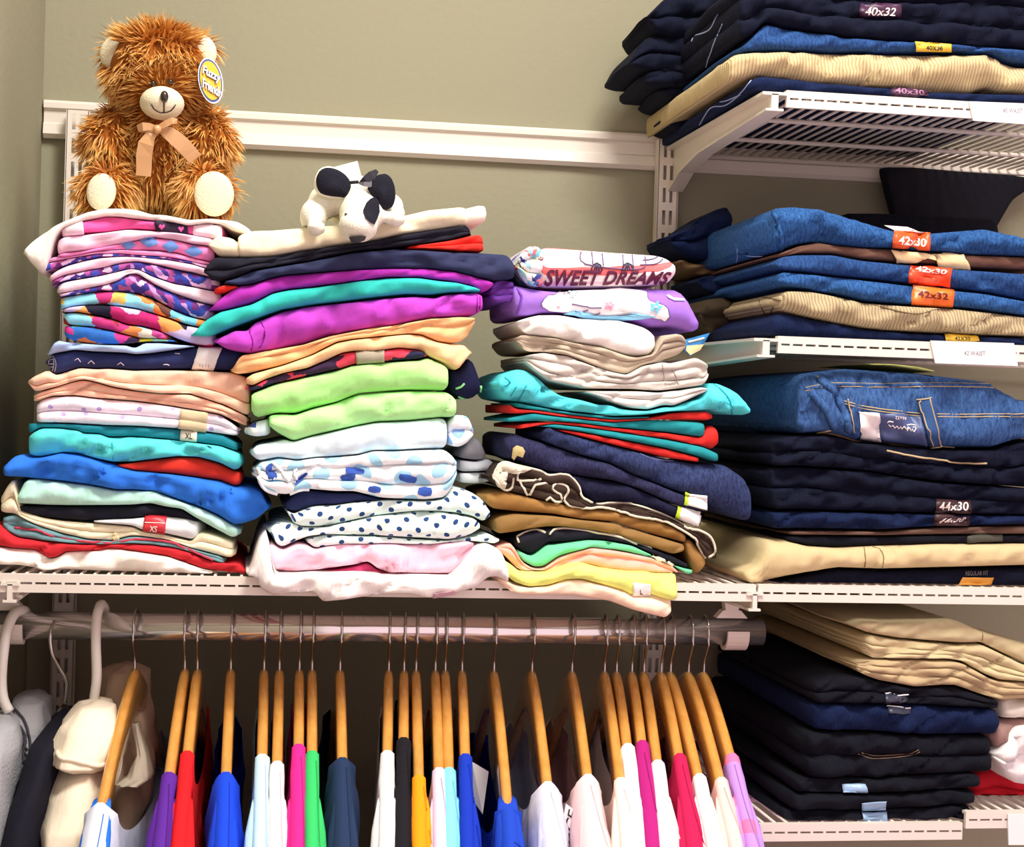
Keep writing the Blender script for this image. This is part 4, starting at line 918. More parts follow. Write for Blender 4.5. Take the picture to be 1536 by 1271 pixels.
t = decal('size_tag', o2, [(1372,62),(1427,66),(1427,76),(1374,75)], YELLOW, 5, 3, off=.0012)
text('40X30', t, [(1389,68.5),(1414,70),(1414,75.8),(1389,74.8)], INK, .0005, parent=o2)
o3 = G('folded_corduroys', 'tan corduroy trousers folded on the topmost shelf', 'trousers', GT, CORD, [(1096,84),(1109,77.5),(1140,75.5),(1180,75.5),(1270,76.5),(1420,77.5),(1490,78.5),(1512,90),(1530,97),(RX,99)], [(1096,125),(1108,117),(1137,112),(1178,115),(1270,126.5),(1339,130.5),(1391,136),(1460,138),(1486,129),(1505,137),(1530,139),(RX,142)], YR-.001, amp=.004, **kwr)
o4 = G('folded_jeans', 'dark blue folded jeans lying directly on the topmost shelf', 'jeans', GT, DDK2, [(1124,122),(1137,113),(1178,116),(1270,127.5),(1339,131.5),(1391,137),(1460,139),(RX,143)], [(1124,136),(1146,135),(1270,141),(1400,149),(RX,159)], YR, amp=.002, zmin=ZU+.0006, **kwr)
t = decal('size_tag', o4, [(1336,131),(1392,136),(1392,145),(1336,142)], PLUMTAG, 4, 3, off=.0014)
text('40x30', t, [(1343,132),(1386,136),(1386,142.5),(1343,139.5)], plain('mauve_ink', (170,120,150), .7), .0005, parent=o4)
STI = cloth((150,165,205))
line('pocket_stitching', o1, [[(1077,21),(1066,43),(1054,50),(1042,54),(1038,62)],[(1039,8),(1029,33),(1014,53),(990,54)]], .0006, STI, .0004)
line('pocket_stitching', [o2, o1, o3], [[(1084,36),(1069,71),(1057,106)]], .0006, STI, .0004)
line('pocket_stitching', o4, [[(1131,116),(1112,139),(1089,157),(1066,162),(1049,187)],[(1110,142),(1086,152),(1067,153),(1064,162)]], .0006, STI, .0004)
# dark jeans waists poking past the pile towards the bare wall
for i, (pts, lab) in enumerate((
    ([(974,22),(984,10),(1000,-6),(1080,-16)], [(974,28),(985,46),(1010,54),(1080,56)]),
    ([(944,94),(958,68),(975,52),(1010,50),(1050,60)], [(944,98),(962,104),(1000,106),(1050,110)]), ([(966,112),(980,104),(1010,104),(1060,108)], [(966,120),(970,126),(1010,130),(1060,130)]),
    ([(992,134),(1005,128),(1030,130),(1060,131)], [(992,138),(1005,146),(1030,150),(1060,150)]), ([(1001,176),(1010,160),(1024,152),(1050,151)], [(1001,182),(1014,190),(1030,194),(1050,194)]))):
    fold('waist_end', DDK, pts, lab, yf=(-.16,-.155,-.150,-.14,-.115)[i], yb=-.035, parent=(o1,o1,o2,o3,o4)[i], rmax=.02, sideb=1.0, amp=.004, lobes=2 if i < 2 else 1)
# second pile on the topmost shelf is cut by the frame: brown piece at its corner
# middle
o = G('folded_jeans', 'blue folded jeans with the orange 42 by 30 tag, topmost of the middle shelf', 'jeans', GM, DBR, [(1163,318),(1172,308),(1199,306.5),(1240,312),(1270,322),(1300,331),(1339,344),(1396,349),(1443,345),(1484,341.5),(1515,349),(RX,365)],
  [(1163,372),(1175,377),(1200,366),(1230,361),(1260,366),(1300,370),(1339,371),(1396,376),(1463,380.5),(1525,382.5),(RX,384)], YR-.002, amp=.0045, lobes=1, skew=0, **kwr)
om1 = o
t = decal('size_tag', o, [(1342,346),(1396,349.5),(1394,374),(1338,370)], ORANGE, 6, 8, off=.001)
text('42x30', t, [(1349,354),(1390,358.5),(1389,371),(1347,366)], WHITE_INK, .0006, parent=o, bold=.02)
blob('paper_corner', o, [(1326,338),(1361,340.5),(1381,348),(1394,349),(1382,350),(1345,347)], PAPER, .004)
line('pocket_stitching', o, [[(1105,368),(1107,383),(1106,396),(1120,396),(1135,394),(1152,387),(1167,377)],[(1106,380),(1125,384),(1145,384),(1160,380)],[(1106,396),(1096,412)]], .0006, cloth((150,170,215)), .0004)
line('leg_hem', o, [[(1155,311),(1165,328),(1171,350),(1172,374)]], .0022, DBR, .0002)
line('pocket_flap', o, [[(1106,369),(1109,376),(1122,380),(1118,382),(1107,380)]], .0013, DBR, .0004)
BRN = cloth((108,78,64)); 
o = G('folded_trousers', 'brown folded trousers with a cream card between two orange tagged jeans', 'trousers', GM, BRN, [(1172,379),(1200,368),(1230,363),(1260,368),(1300,371.5),(1339,372.5),(1396,377.5),(1463,382),(RX,386)], [(1172,386),(1200,380),(1250,380),(1300,389),(1340,392),(1396,396),(1463,401),(RX,406)], YR+.004, **kwr)
decal('cream_card', o, [(1334,379),(1398,383),(1404,391),(1342,390)], plain('cream_card', (236,214,160), .5), 6, 3, off=.004)
decal('cream_card', o, [(1396,383),(1444,386),(1456,401),(1412,400.5)], plain('cream_card', (236,214,160), .5), 6, 3, off=.0045)
o5 = G('folded_jeans', 'blue folded jeans with the red-orange tag under the cream card', 'jeans', GM, DMID, [(1166,392),(1176,384),(1200,381),(1250,381),(1300,390),(1365,396),(1430,402),(RX,411)], [(1166,400),(1175,405),(1220,409),(1300,417.5),(1365,424),(1430,432),(1484,438),(1535,448),(RX,454)], YR-.002, amp=.003, **kwr)
t = decal('size_tag', o5, [(1364,398),(1428,405),(1425,430),(1362,423)], plain('orange_red_tag', (232,74,34), .35), 6, 8, off=.001)
text('42x30', t, [(1374,399.5),(1421,405.5),(1419,411.5),(1373,407)], WHITE_INK, .0006, parent=o5, bold=.02)
o6 = G('folded_jeans', 'blue folded jeans with the orange 42 by 32 tag', 'jeans', GM, DBR, [(1170,412),(1174,406.5),(1220,410.5),(1300,419),(1367,427),(1433,434.5),(1484,440),(1535,450),(RX,456)], [(1170,424),(1176,429.5),(1220,433),(1260,441),(1300,451),(1367,456.5),(1431,459.5),(1484,465.6),(1535,472),(RX,478)], YR-.003, amp=.003, **kwr)
t = decal('size_tag', o6, [(1369,427.5),(1431,434.5),(1429,459),(1367,456)], plain('bright_orange_tag', (250,118,40), .35), 6, 8, off=.001)
text('42x32', t, [(1377,436),(1422,440.5),(1422,450),(1377,446)], plain('maroon_ink', (90,24,24), .7), .0006, parent=o6, bold=.02)
o7 = G('folded_corduroys', 'stone corduroy trousers folded under the 42 by 32 jeans', 'trousers', GM, CORD2, [(1170,446),(1180,435),(1220,435.5),(1260,443),(1300,453),(1367,458),(1431,461),(1484,467),(1535,474),(RX,480)], [(1170,456),(1174,465),(1220,476),(1300,492),(1361,497),(1463,502),(1525,504),(RX,506)], YR-.003, amp=.004, **kwr)
line('pocket_seam', o7, [[(1308,457),(1340,465),(1371,471),(1390,468),(1410,463)],[(1102,452),(1137,446),(1172,451)],[(1138,450),(1150,474),(1160,460)]], .0005, cloth((110,94,66)), .0004)
o8 = G('folded_jeans', 'dark blue folded jeans lying on the middle shelf', 'jeans', GM, DDK2, [(1158,478),(1174,467),(1220,478),(1300,494),(1361,499),(1463,504),(RX,508)], [(1158,504),(1300,510),(1463,517),(RX,523)], YR+.003, zmin=ZM+.0006, **kwr)
t = decal('size_tag', o8, [(1416,501.5),(1465,503.5),(1469,512),(1418,511)], YELLOW, 4, 3, off=.0014)
text('42X30', t, [(1432,505),(1455,506),(1455,511),(1432,510)], INK, .0005, parent=o8)
# waists at the near side of the middle pile, further back
fold('waistband_end', DDK2, [(1004,353),(1018,347),(1033,342),(1053,327),(1078,312),(1100,306)], [(1004,360),(1012,374),(1040,388),(1075,392),(1100,396)], yf=-.13, yb=-.03, parent=om1, lobes=2, amp=.005, rmax=.02)
fold('trouser_end', cloth((116,92,60)), [(1015,391),(1022,388),(1045,396),(1078,394)], [(1015,396),(1028,408),(1050,414),(1078,412)], yf=-.12, yb=-.03, parent=o, lobes=1, amp=.004)
fold('waistband_end', DDK2, [(1050,416),(1065,412),(1090,412)], [(1050,424),(1065,440),(1090,444)], yf=-.15, yb=-.03, parent=o6, lobes=1, amp=.005)
fold('waistband_end', cloth((70,58,42)), [(1050,466),(1062,448),(1080,446),(1098,446)], [(1050,474),(1056,490),(1070,500),(1098,505)], yf=-.18, yb=-.03, parent=o7, lobes=2, amp=.006)
G('folded_jeans', 'almost black folded jeans behind the orange tagged top pair', 'jeans', GM, DBK, [(1270,318),(1320,318),(1400,322),(1500,326)], [(1270,366),(1340,377),(1400,380),(1500,375)], -.12, yb=-.06, rmax=.01)
o = G('hanging_garment', 'black garment hanging against the wall under the topmost shelf', 'garment', GM, cloth((20,20,28)), [(1325,250),(1370,250),(1440,256),(1520,262),(1550,266)], [(1325,256),(1332,280),(1350,352),(1490,352),(1520,300),(1550,280)], -.030, yb=-.014, rmax=.003, lobes=1, sideb=.3)
# long shelf
j1t = [(1200,572),(1212,560),(1240,556),(1275,552),(1379,558),(1493,572),(1535,598),(RX,604)]
j1b = [(1200,646),(1208,652),(1240,650),(1265,655),(1289,662),(1349,667),(1409,673),(1499,673),(1535,661),(RX,656)]
DWB = denim('washed_denim', (24,50,98), (78,118,172), 40)
o9 = G('folded_jeans', 'blue jeans showing the waistband, a belt loop and a navy card', 'jeans', GL, DWB, j1t, j1b, YR-.004, amp=.005, **kwr)
THR = cloth((190,170,130))
def stitched(target, pts, w=3.2, parent=None, n=None):
    line('seam_stitching', target, [pts, [(x, y+w) for x, y in pts]], .0005, THR, .0003, parent=parent)
stitched(o9, [(1208,582),(1230,577),(1248,574.5),(1319,576),(1409,575),(1500,578),(1535,590)], 5)
line('seam_ridge', o9, [[(1208,585),(1230,580),(1248,577),(1319,578.5),(1409,577.5),(1500,580.5),(1535,592)]], .0016, DWB, .0002)
stitched(o9, [(1265,601),(1300,610),(1349,617),(1409,621.5),(1535,621)], 4)
stitched(o9, [(1395,668),(1450,672),(1499,670),(1535,658)], 2)
decal('belt_loop', o9, [(1375,598),(1396,598),(1413,667),(1396,669)], DWB, 4, 12, off=.0022)
line('loop_stitching', o9, [[(1379,601),(1388,635),(1399,667)],[(1392,600),(1401,634),(1410,665)],[(1375,599),(1396,599)],[(1396,668),(1413,666)]], .0006, THR, .0028)
c1 = decal('size_card', o9, [(1287,616),(1318,620),(1322,660),(1291,657)], PAPER, 5, 6, off=.0018)
c2 = decal('navy_card', o9, [(1318,620),(1382,625),(1391,669),(1322,660)], plain('navy_card', (72,88,132), .45), 8, 6, off=.0018)
text('66x32', c2, [(1359,630),(1343,627.5),(1343,623),(1359,625)], WHITE_INK, .0005, parent=o9) if False else text('66x32', c2, [(1359,630.5),(1343,629),(1343,624),(1359,625.5)], WHITE_INK, .0005, parent=o9)
line('script_logo', c2, [[(1374,643),(1371,648),(1368,645),(1370,641),(1374,642)],[(1367,647),(1364,642),(1361,647),(1362,640)],[(1360,644),(1356,640),(1353,644),(1351,640),(1348,643),(1345,639),(1342,642),(1339,638),(1336,640),(1333,637)],[(1374,639),(1366,637),(1360,638)],[(1340,633),(1334,632),(1331,634)]], .0006, WHITE_INK, .0004, parent=o9)
line('belt_loop_folded', o9, [[(1230,570),(1246,584),(1258,600),(1268,625),(1274,645)],[(1216,590),(1238,612),(1252,640)]], .0040, DWB, .0005)
line('seam_stitching', o9, [[(1226,566),(1250,588),(1262,602)],[(1272,598),(1278,630),(1282,648)],[(1210,655),(1225,648),(1246,645)]], .0007, THR, .0012)
line('waist_edge', o9, [[(1209,652),(1240,649.5),(1265,655),(1289,661.5),(1349,666.5),(1396,672)]], .0011, cloth((120,92,60)), .0003)
# pale green tissue edge tucked on top
o = G('tissue_sheet', 'pale green paper edge lying on the waistband jeans', 'paper', GL, plain('green_paper', (190,196,110), .7), [(1306,545),(1340,546),(1379,550),(1402,556)], [(1306,547),(1340,549),(1379,555),(1402,559)], YR+.01, yb=-.2, end=.002, amp=.001)
ja = [(1160,700),(1205,700),(1300,706),(1400,722),(1480,728),(RX,734)]
o10 = G('folded_jeans', 'nearly black folded jeans under the waistband jeans', 'jeans', GL, DDK, [(1160,660),(1200,654),(1240,653),(1265,657),(1289,664),(1349,669),(1409,675),(1499,675),(1535,663),(RX,658)], ja, YR+.001, amp=.005, lobes=2, **kwr)
line('edge_highlight', o10, [[(1330,677),(1365,684),(1400,689),(1440,694),(1480,695)]], .0009, THR, .0005)  # highlight along the waist edge, put in as a pale line
jb = [(1150,756),(1200,756),(1300,758),(1400,764),(RX,768)]
o11 = G('folded_jeans', 'nearly black folded jeans with the dark 44 by 30 tag', 'jeans', GL, DDK, J(ja, 1), [(1160,766),(1200,766),(1300,768),(1400,771),(RX,774)], YR, amp=.004, lobes=2, **kwr)
t = decal('size_tag', o11, [(1404,751),(1456,753),(1456,771),(1402,770)], plain('maroon_tag', (58,32,34), .5), 5, 4, off=.001)
text('44x30', t, [(1409,754),(1453,754),(1452,766),(1408,766)], WHITE_INK, .0006, parent=o11)
o12 = G('folded_jeans', 'nearly black folded jeans with the creased tag under the 44 by 30 pair', 'jeans', GL, DDK2, [(1160,768),(1200,767.5),(1300,769.5),(1400,772),(RX,775)], [(1160,794),(1200,794),(1321,796),(1413,790),(RX,787)], YR-.001, amp=.004, **kwr)
t = decal('size_tag', o12, [(1402,771.5),(1456,773),(1452,789),(1400,789)], plain('maroon_tag', (58,32,34), .5), 5, 4, off=.0012)
text('44x30', t, [(1410,778),(1449,776.5),(1446,783),(1406,785.5)], WHITE_INK, .0006, parent=o12, shear=.5)
G('folded_trousers', 'brown folded trousers edge above the khaki pair', 'trousers', GL, cloth((98,74,62)), [(1185,797),(1250,797),(1321,797.5),(1413,791.5),(RX,788.5)], [(1185,803),(1321,804),(1413,802.5),(RX,802)], YR+.002, **kwr)
o13 = G('folded_jeans', 'black folded jeans squeezed between brown and khaki trousers', 'jeans', GL, DBK, [(1180,804.5),(1321,805),(1413,803.5),(RX,803)], [(1180,811),(1215,819),(1259,821),(1319,818.5),(1409,815.5),(RX,815)], YR+.002, **kwr)
t = decal('dark_label', o13, [(1450,805),(1503,803),(1503,811),(1450,813)], plain('olive_label', (62,62,50), .6), 4, 3)
kt = [(1118,858),(1126,853),(1140,848),(1148,826),(1155,812),(1185,811),(1215,820),(1259,823),(1319,820),(1409,817),(RX,816.5)]
kbt = [(1118,868),(1125,877),(1140,878),(1155,875),(1200,864),(1259,853),(1325,855.5),(1409,853.5),(RX,849)]
o14 = G('folded_trousers', 'khaki chinos with a twisted end at the shelf joint', 'trousers', GL, cloth((204,184,138)), kt, kbt, YR-.006, amp=.003, zmin=.0008, **kwr)
line('leg_seam', o14, [[(1309,821),(1319,824),(1325,834),(1325,846),(1322,855)],[(1296,822),(1298,840),(1296,854)]], .0005, cloth((130,108,70)), .0003)
o15 = G('folded_jeans', 'dark folded jeans lying on the long shelf with an orange strip', 'jeans', GL, DDK, [(1160,877),(1200,866),(1259,855),(1325,857.5),(1409,855.5),(RX,851)], [(1160,880),(1300,880),(RX,884)], YR+.002, zmin=.0006, **kwr)
t = decal('size_strip', o15, [(1443,866),(1490,866.5),(1486,878),(1436,878)], plain('amber_strip', (205,138,42), .5), 5, 3, off=.001)
text('REGULAR FIT', o15, [(1448,858),(1482,857.5),(1482,863.5),(1448,864)], plain('grey_ink', (110,105,110), .7), .0008)
fold('waistband_end', DDK2, [(1128,640),(1140,636),(1165,640),(1185,650)], [(1128,650),(1145,672),(1165,690),(1185,705)], yf=-.20, yb=-.04, parent=o10, lobes=1, amp=.004)
fold('waistband_end', DDK, [(1120,690),(1140,680),(1180,690)], [(1120,720),(1140,760),(1180,775)], yf=-.22, yb=-.04, parent=o11, lobes=2, amp=.006)
fold('trouser_end', cloth((150,130,92)), [(1136,792),(1144,784),(1165,786),(1196,794)], [(1136,806),(1150,810),(1175,808),(1196,800)], yf=-.25, yb=-.06, parent=o14, lobes=1, amp=.004)
# lowest shelf
KC = cloth((196,182,140))
kq = dict(yb=-.030, rmax=.015, sideb=1.3)
a_t = [(1286,938),(1296,932),(1340,934),(1400,933),(1440,932),(1470,945),(1500,955),(1536,965),(RX,975)]
a_b = [(1286,944),(1305,951),(1350,959),(1420,965),(1440,967),(1475,965),(1500,977),(1536,995),(RX,1004)]
o = G('folded_chinos', 'khaki chinos, uppermost of the three on the black jeans', 'trousers', GB, KC, a_t, a_b, YR, amp=.003, lobes=1, **kq)
line('seam', o, [[(1472,945),(1474,955),(1472,964)]], .0006, cloth((150,136,100)), .0003)
b_t = [(1300,955),(1306,953),(1350,961),(1420,967),(1440,969),(1475,967),(1500,979),(1536,997),(RX,1006)]
b_b = [(1300,976),(1306,988),(1350,989),(1420,989),(1445,993),(1480,1013),(1500,1021),(1536,1023),(RX,1030)]
G('folded_chinos', 'khaki chinos with a curled fold, middle of the three', 'trousers', GB, cloth((204,190,146)), b_t, b_b, YR, lobes=3, fr=[.28,.55], amp=.003, **kq)
c_t = [(1288,994),(1308,990),(1350,991),(1420,991),(1445,995),(1480,1015),(1500,1023),(1536,1025),(RX,1032)]
c_b = [(1288,1008),(1300,1015),(1320,1022),(1375,1032),(1430,1028),(1480,1045),(1505,1052),(1536,1049),(RX,1052)]
G('folded_chinos', 'khaki chinos resting on the black jeans, lowest of the three', 'trousers', GB, cloth((186,166,126)), c_t, c_b, YR, lobes=3, fr=[.35,.7], amp=.003, **kq)
kd = dict(yb=-.030, rmax=.018, sideb=1.3, amp=.004)
e1 = [(1224,1056),(1326,1056),(1400,1058),(1500,1064)]
o = G('folded_jeans', 'black folded jeans with two thin tag edges under the chinos', 'jeans', GB, DBK, [(1224,1024),(1260,1016),(1300,1017),(1320,1024),(1375,1034),(1430,1030),(1480,1047),(1500,1053)], e1, YR, lobes=2, **kd)
for q in ([(1327,1043),(1361,1040),(1361,1053),(1328,1054)],):
    decal('dark_tag', o, q, plain('dark_tag', (46,50,66), .35), 4, 4, off=.0012)
line('tag_edge', o, [[(1327,1043),(1361,1040)]], .0006, PAPER, .0018)
e2 = [(1216,1098),(1300,1100),(1400,1106),(1498,1104)]
o = G('folded_jeans', 'navy black folded jeans, second below the chinos', 'jeans', GB, DDK2, J(e1, 1.2), [(1224,1098)]+e2[1:3]+[(1500,1104)], YR-.002, **kd)
line('tag_edge', o, [[(1330,1060),(1366,1063.5)]], .0007, PAPER, .0008)
decal('dark_tag', o, [(1331,1062),(1366,1065),(1365,1072),(1332,1070)], plain('dark_tag', (46,50,66), .35), 4, 3)
e3 = [(1208,1168),(1300,1170),(1400,1162),(1492,1160)]
o = G('folded_jeans', 'black folded jeans with a curved stitched pocket', 'jeans', GB, DBK, [(1212,1100),(1300,1101.5),(1400,1107.5),(1488,1105)], [(1212,1168),(1300,1170),(1400,1162),(1488,1160)], YR-.001, lobes=2, **kd)
line('pocket_stitching', o, [[(1287,1131),(1305,1138),(1330,1138),(1365,1134),(1380,1128)],[(1292,1129),(1308,1134),(1332,1134),(1362,1131),(1378,1125)]], .0005, cloth((120,100,80)), .0004)
TAGB = plain('steel_blue_tag', (150,184,214), .35)
e4 = [(1190,1196),(1300,1196),(1400,1192),(1466,1186)]
for lab, tp_, bt_, q in (
    ('black folded jeans with a pale blue tag, upper of three tagged pairs', [(1196,1170),(1300,1171.5),(1400,1163.5),(1470,1162)], [(1196,1190),(1300,1192),(1400,1188),(1470,1184)], [(1262,1177),(1298,1178),(1302,1189),(1265,1189)]),
    ('black folded jeans with a pale blue tag, middle of three tagged pairs', [(1190,1192),(1300,1193.5),(1400,1189.5),(1462,1186)], [(1190,1217),(1300,1218),(1400,1212),(1462,1206)], [(1292,1204),(1328,1202),(1329,1216),(1293,1217)]),
    ('black folded jeans with a pale blue tag, lowest of three tagged pairs', [(1180,1219),(1300,1219.5),(1400,1213.5),(1456,1208)], [(1180,1252),(1300,1245),(1400,1238),(1456,1234)], [(1292,1221),(1330,1219),(1332,1237),(1296,1241)])):
    o = G('folded_jeans', lab, 'jeans', GB, DBK, tp_, bt_, YR-.003, zmin=ZL+.0008, **kd)
    decal('size_tag', o, q, TAGB, 5, 5, off=.001)
G('folded_shirt', 'red folded cloth at the end of the black jeans stack', 'shirt', 'clothes on the lowest shelf corner', cloth((200,30,44)), [(1462,1162),(1490,1150),(1530,1160),(RX,1170)], [(1462,1214),(RX,1212)], -.30, yb=-.08, zmin=ZL2+.001, lobes=2, amp=.004)
V = None
o = G('folded_shirt', 'white crumpled garment leaning over the red cloth', 'shirt', 'clothes on the lowest shelf corner', cloth((238,234,230)), [(1494,1130),(1505,1124),(1530,1092),(RX,1086)], [(1494,1140),(1510,1165),(1530,1180),(RX,1186)], -.345, yb=-.24, lobes=2, amp=.006, rmax=.02)
fold('grey_part', cloth((150,120,112)), [(1484,1100),(1500,1082),(RX,1078)], [(1484,1106),(1496,1128),(RX,1130)], yf=-.335, yb=-.24, parent=o, amp=.004)
fold('pale_part', cloth((226,222,206)), [(1504,1050),(RX,1046)], [(1504,1080),(RX,1080)], yf=-.335, yb=-.24, parent=o, amp=.004)
# ------------------------------------------------------------------ hangers
HL = .19
def gdrop(s): return .115*(abs(s)/HL)**1.3
def hanger_mesh():
    V, Fc, UV = [], [], []
    n = 40; t = .0044
    prof = [(-1,-.8),(-1,.62),(-.86,.82),(-.52,.96),(0,1),(.52,.96),(.86,.82),(1,.62),(1,-.8),(.8,-1),(-.8,-1)]
    for i in range(n+1):
        s = -HL+2*HL*i/n
        zt = -gdrop(s); q = abs(s)/HL
        th = .034*(1-q)+.020*q
        if q > .93: th *= max(.5, 1-(q-.93)*5); zt -= (q-.93)*.03
        zb = zt-th
        if q < .2: zb = -.034-.010*(q/.2)
        for a, b in prof: V.append((a*t, s, (zt+zb)/2+b*(zt-zb)/2)); UV.append((a*t, s))
    m = len(prof)
    for i in range(n):
        for k in range(m):
            a = i*m+k; b = i*m+(k+1) % m; Fc.append((a, a+m, b+m, b))
    Fc.append(tuple(range(m))); Fc.append(tuple(n*m+k for k in reversed(range(m))))
    me = bpy.data.meshes.new('wooden_arms'); me.from_pydata(V, [], Fc); me.materials.append(WOOD)
    me.polygons.foreach_set('use_smooth', [True]*len(me.polygons)); return me
def hook_mesh(h=.036, mat=None, r=.0012):
    P = [(0,0,-.008),(0,0,.002),(0,-.0015,.010),(0,-.008,.018),(0,-.0145,.026)]
    for a in range(200, -30, -20):
        P.append((0, -.0141*math.cos(math.radians(180-a)) if False else .0141*math.cos(math.radians(a)), h+.0141*math.sin(math.radians(a))))
    V, Fc = tubem(resample(P, .002), r, seg=8)
    me = bpy.data.meshes.new('hook'); me.from_pydata(V, [], Fc); me.materials.append(mat or STEEL)
    me.polygons.foreach_set('use_smooth', [True]*len(me.polygons)); return me
ARMS = hanger_mesh(); HOOK = hook_mesh()
YN = -.268
HZ = ZROD-.0357
def solve(nx, sx, sy):
    """heading and reach along the arm at which the arm's top passes the pixel where the garment starts"""
    p = at(nx, 1010, YN); best = None
    for i in range(10, 60):
        s = HL*i/60
        for j in range(-35, 56):
            a = math.radians(j)
            q = Vector((p.x+s*math.sin(a), YN-s*math.cos(a), HZ-gdrop(s)))
            u = to_px(q); e = (u[0]-sx)**2+(u[1]-sy)**2
            if best is None or e < best[0]: best = (e, s, a)
    return p.x, best[1], best[2]
GH = 'wooden hangers on the chrome rod'
def hanger(nx, x, s, a, label):
    r = empty('wooden_hanger', (x, YN, HZ), label, 'hanger', GH); r.rotation_euler = (0, 0, a)
    for nm, me in (('wooden_arms', ARMS), ('hook', HOOK)):
        c = bpy.data.objects.new(nm, me); COL.objects.link(c); c.parent = r
    return x, s, a
def shirt(name, label, cat, x, a, s0, mat, thick=.012, zlen=.30, flare=.012, sleeve=True, seed=0, neck=None, sleevemat=None, group='tops on the wooden hangers', slw=1.0, zoff=0.0, hz=None):
    HZ_ = HZ if hz is None else hz
    ca, sa = math.cos(a), math.sin(a)
    def W(lx, ly, lz): return (x+lx*ca-ly*sa, YN+lx*sa+ly*ca, HZ_+lz)
    YM = HL+.010
    ys = []; n = 44
    for i in range(n+1): ys.append(-YM+2*YM*i/n)
    ys = sorted(ys+[-s0, -s0-.004, s0, s0+.004]); ys = [-YM-.004]+ys+[YM+.004]
    rows = [0, .003, .007, .013, .022, .034, .048, .063, .08, .098, .118, .14, .165, .2, .25, 1.0]
    V, UV, Fc = [], [], []; idx = {}
    for i, y in enumerate(ys):
        ay = abs(y)
        over = ay >= s0
        if over: zt = -gdrop(min(ay, HL))+.0035 - max(0, ay-HL)*1.2
        else:
            q = ay/s0; zt = -gdrop(s0)+.0035-.045*math.sqrt(max(0, 1-q*q))
        endf = min(1, max(0, (YM+.004-ay))/.012)
        zb = -gdrop(HL)-zlen
        for j, rw in enumerate(rows):
            z = zt-rw if rw < 1 else zb
            if z < zb: z = zb
            base = thick*(.35+.65*min(1, j/5)) if over else thick*.9
            if over and j == 0: base = .0022
            elif over and j == 1: base = max(.0054, base*.8)
            base = max(base, .0054) if j >= 1 else base
            base *= math.sqrt(max(.02, 1-(1-endf)**2))
            base *= 1+min(.9, rw*2.2)*(.5+.5*math.cos(y*30+seed))
            for sd in (-1, 1):
                w = .0034*noise.noise(Vector((y*38+seed, z*20, sd*3+seed)))+.0022*noise.noise(Vector((y*90+seed, z*50, sd*7)))
                w *= min(1, j/4)
                yy = y*(1+min(.25, rw)*flare*3) - .003*noise.noise(Vector((z*25, seed, 1)))*min(1, j/2)
                idx[(i, j, sd)] = len(V); V.append(W(sd*(base+abs(w)*.8+w*.5), yy, z)); UV.append((y, z))
    nr = len(rows); ni = len(ys)
    for i in range(ni-1):
        for j in range(nr-1):
            Fc.append((idx[i,j,1], idx[i+1,j,1], idx[i+1,j+1,1], idx[i,j+1,1]))
            Fc.append((idx[i,j,-1], idx[i,j+1,-1], idx[i+1,j+1,-1], idx[i+1,j,-1]))
        m = (abs(ys[i])+abs(ys[i+1]))/2
        if m > s0: Fc.append((idx[i,0,1], idx[i,0,-1], idx[i+1,0,-1], idx[i+1,0,1]))
        Fc.append((idx[i,nr-1,1], idx[i+1,nr-1,1], idx[i+1,nr-1,-1], idx[i,nr-1,-1]))
    for i in (0, ni-1):
        for j in range(nr-1):
            q = (idx[i,j,1], idx[i,j+1,1], idx[i,j+1,-1], idx[i,j,-1]); Fc.append(q if i == 0 else tuple(reversed(q)))
    o = mk(name, V, Fc, mat, None, UV, origin=(x, YN, HZ_-.3)); tag(o, label, cat, group)
    BV[o.name] = BVHTree.FromPolygons(V, Fc)
    if sleeve:
        # flattened sleeve tube falling from the shoulder end
        V, Fc, UV = [], [], []; seg = 14
        st = [(-.75*HL-.0,-.004,.004,.010),(-HL*.86,-.008,.008,.022),(-HL*.97,-.020,.0105,.030),(-HL-.010,-.045,.0125,.034),(-HL-.016,-.075,.0135,.036),(-HL-.020,-.105,.0140,.037),(-HL-.022,-.125,.0145,.038)]
        for q, (y, dz, rx, ry) in enumerate(st):
            zz = -gdrop(min(HL, abs(y)))+dz+.002
            for k in range(seg):
                an = 2*math.pi*k/seg
                nz = 1+.16*noise.noise(Vector((an*1.3+seed, zz*40, seed)))
                V.append(W(math.cos(an)*(rx*slw+.003)*nz, y+math.sin(an)*ry*.62*nz, zz+math.sin(an)*ry*.25)); UV.append((an*.01, zz))
        for q in range(len(st)-1):
            for k in range(seg):
                A = q*seg+k; B = q*seg+(k+1) % seg; Fc.append((A, A+seg, B+seg, B))
        Fc.append(tuple(range(seg)))
        o2 = mk('sleeve', V, Fc, sleevemat or mat, o, UV); BV[o2.name] = BVHTree.FromPolygons(V, Fc); o['_sl'] = o2.name
    return o
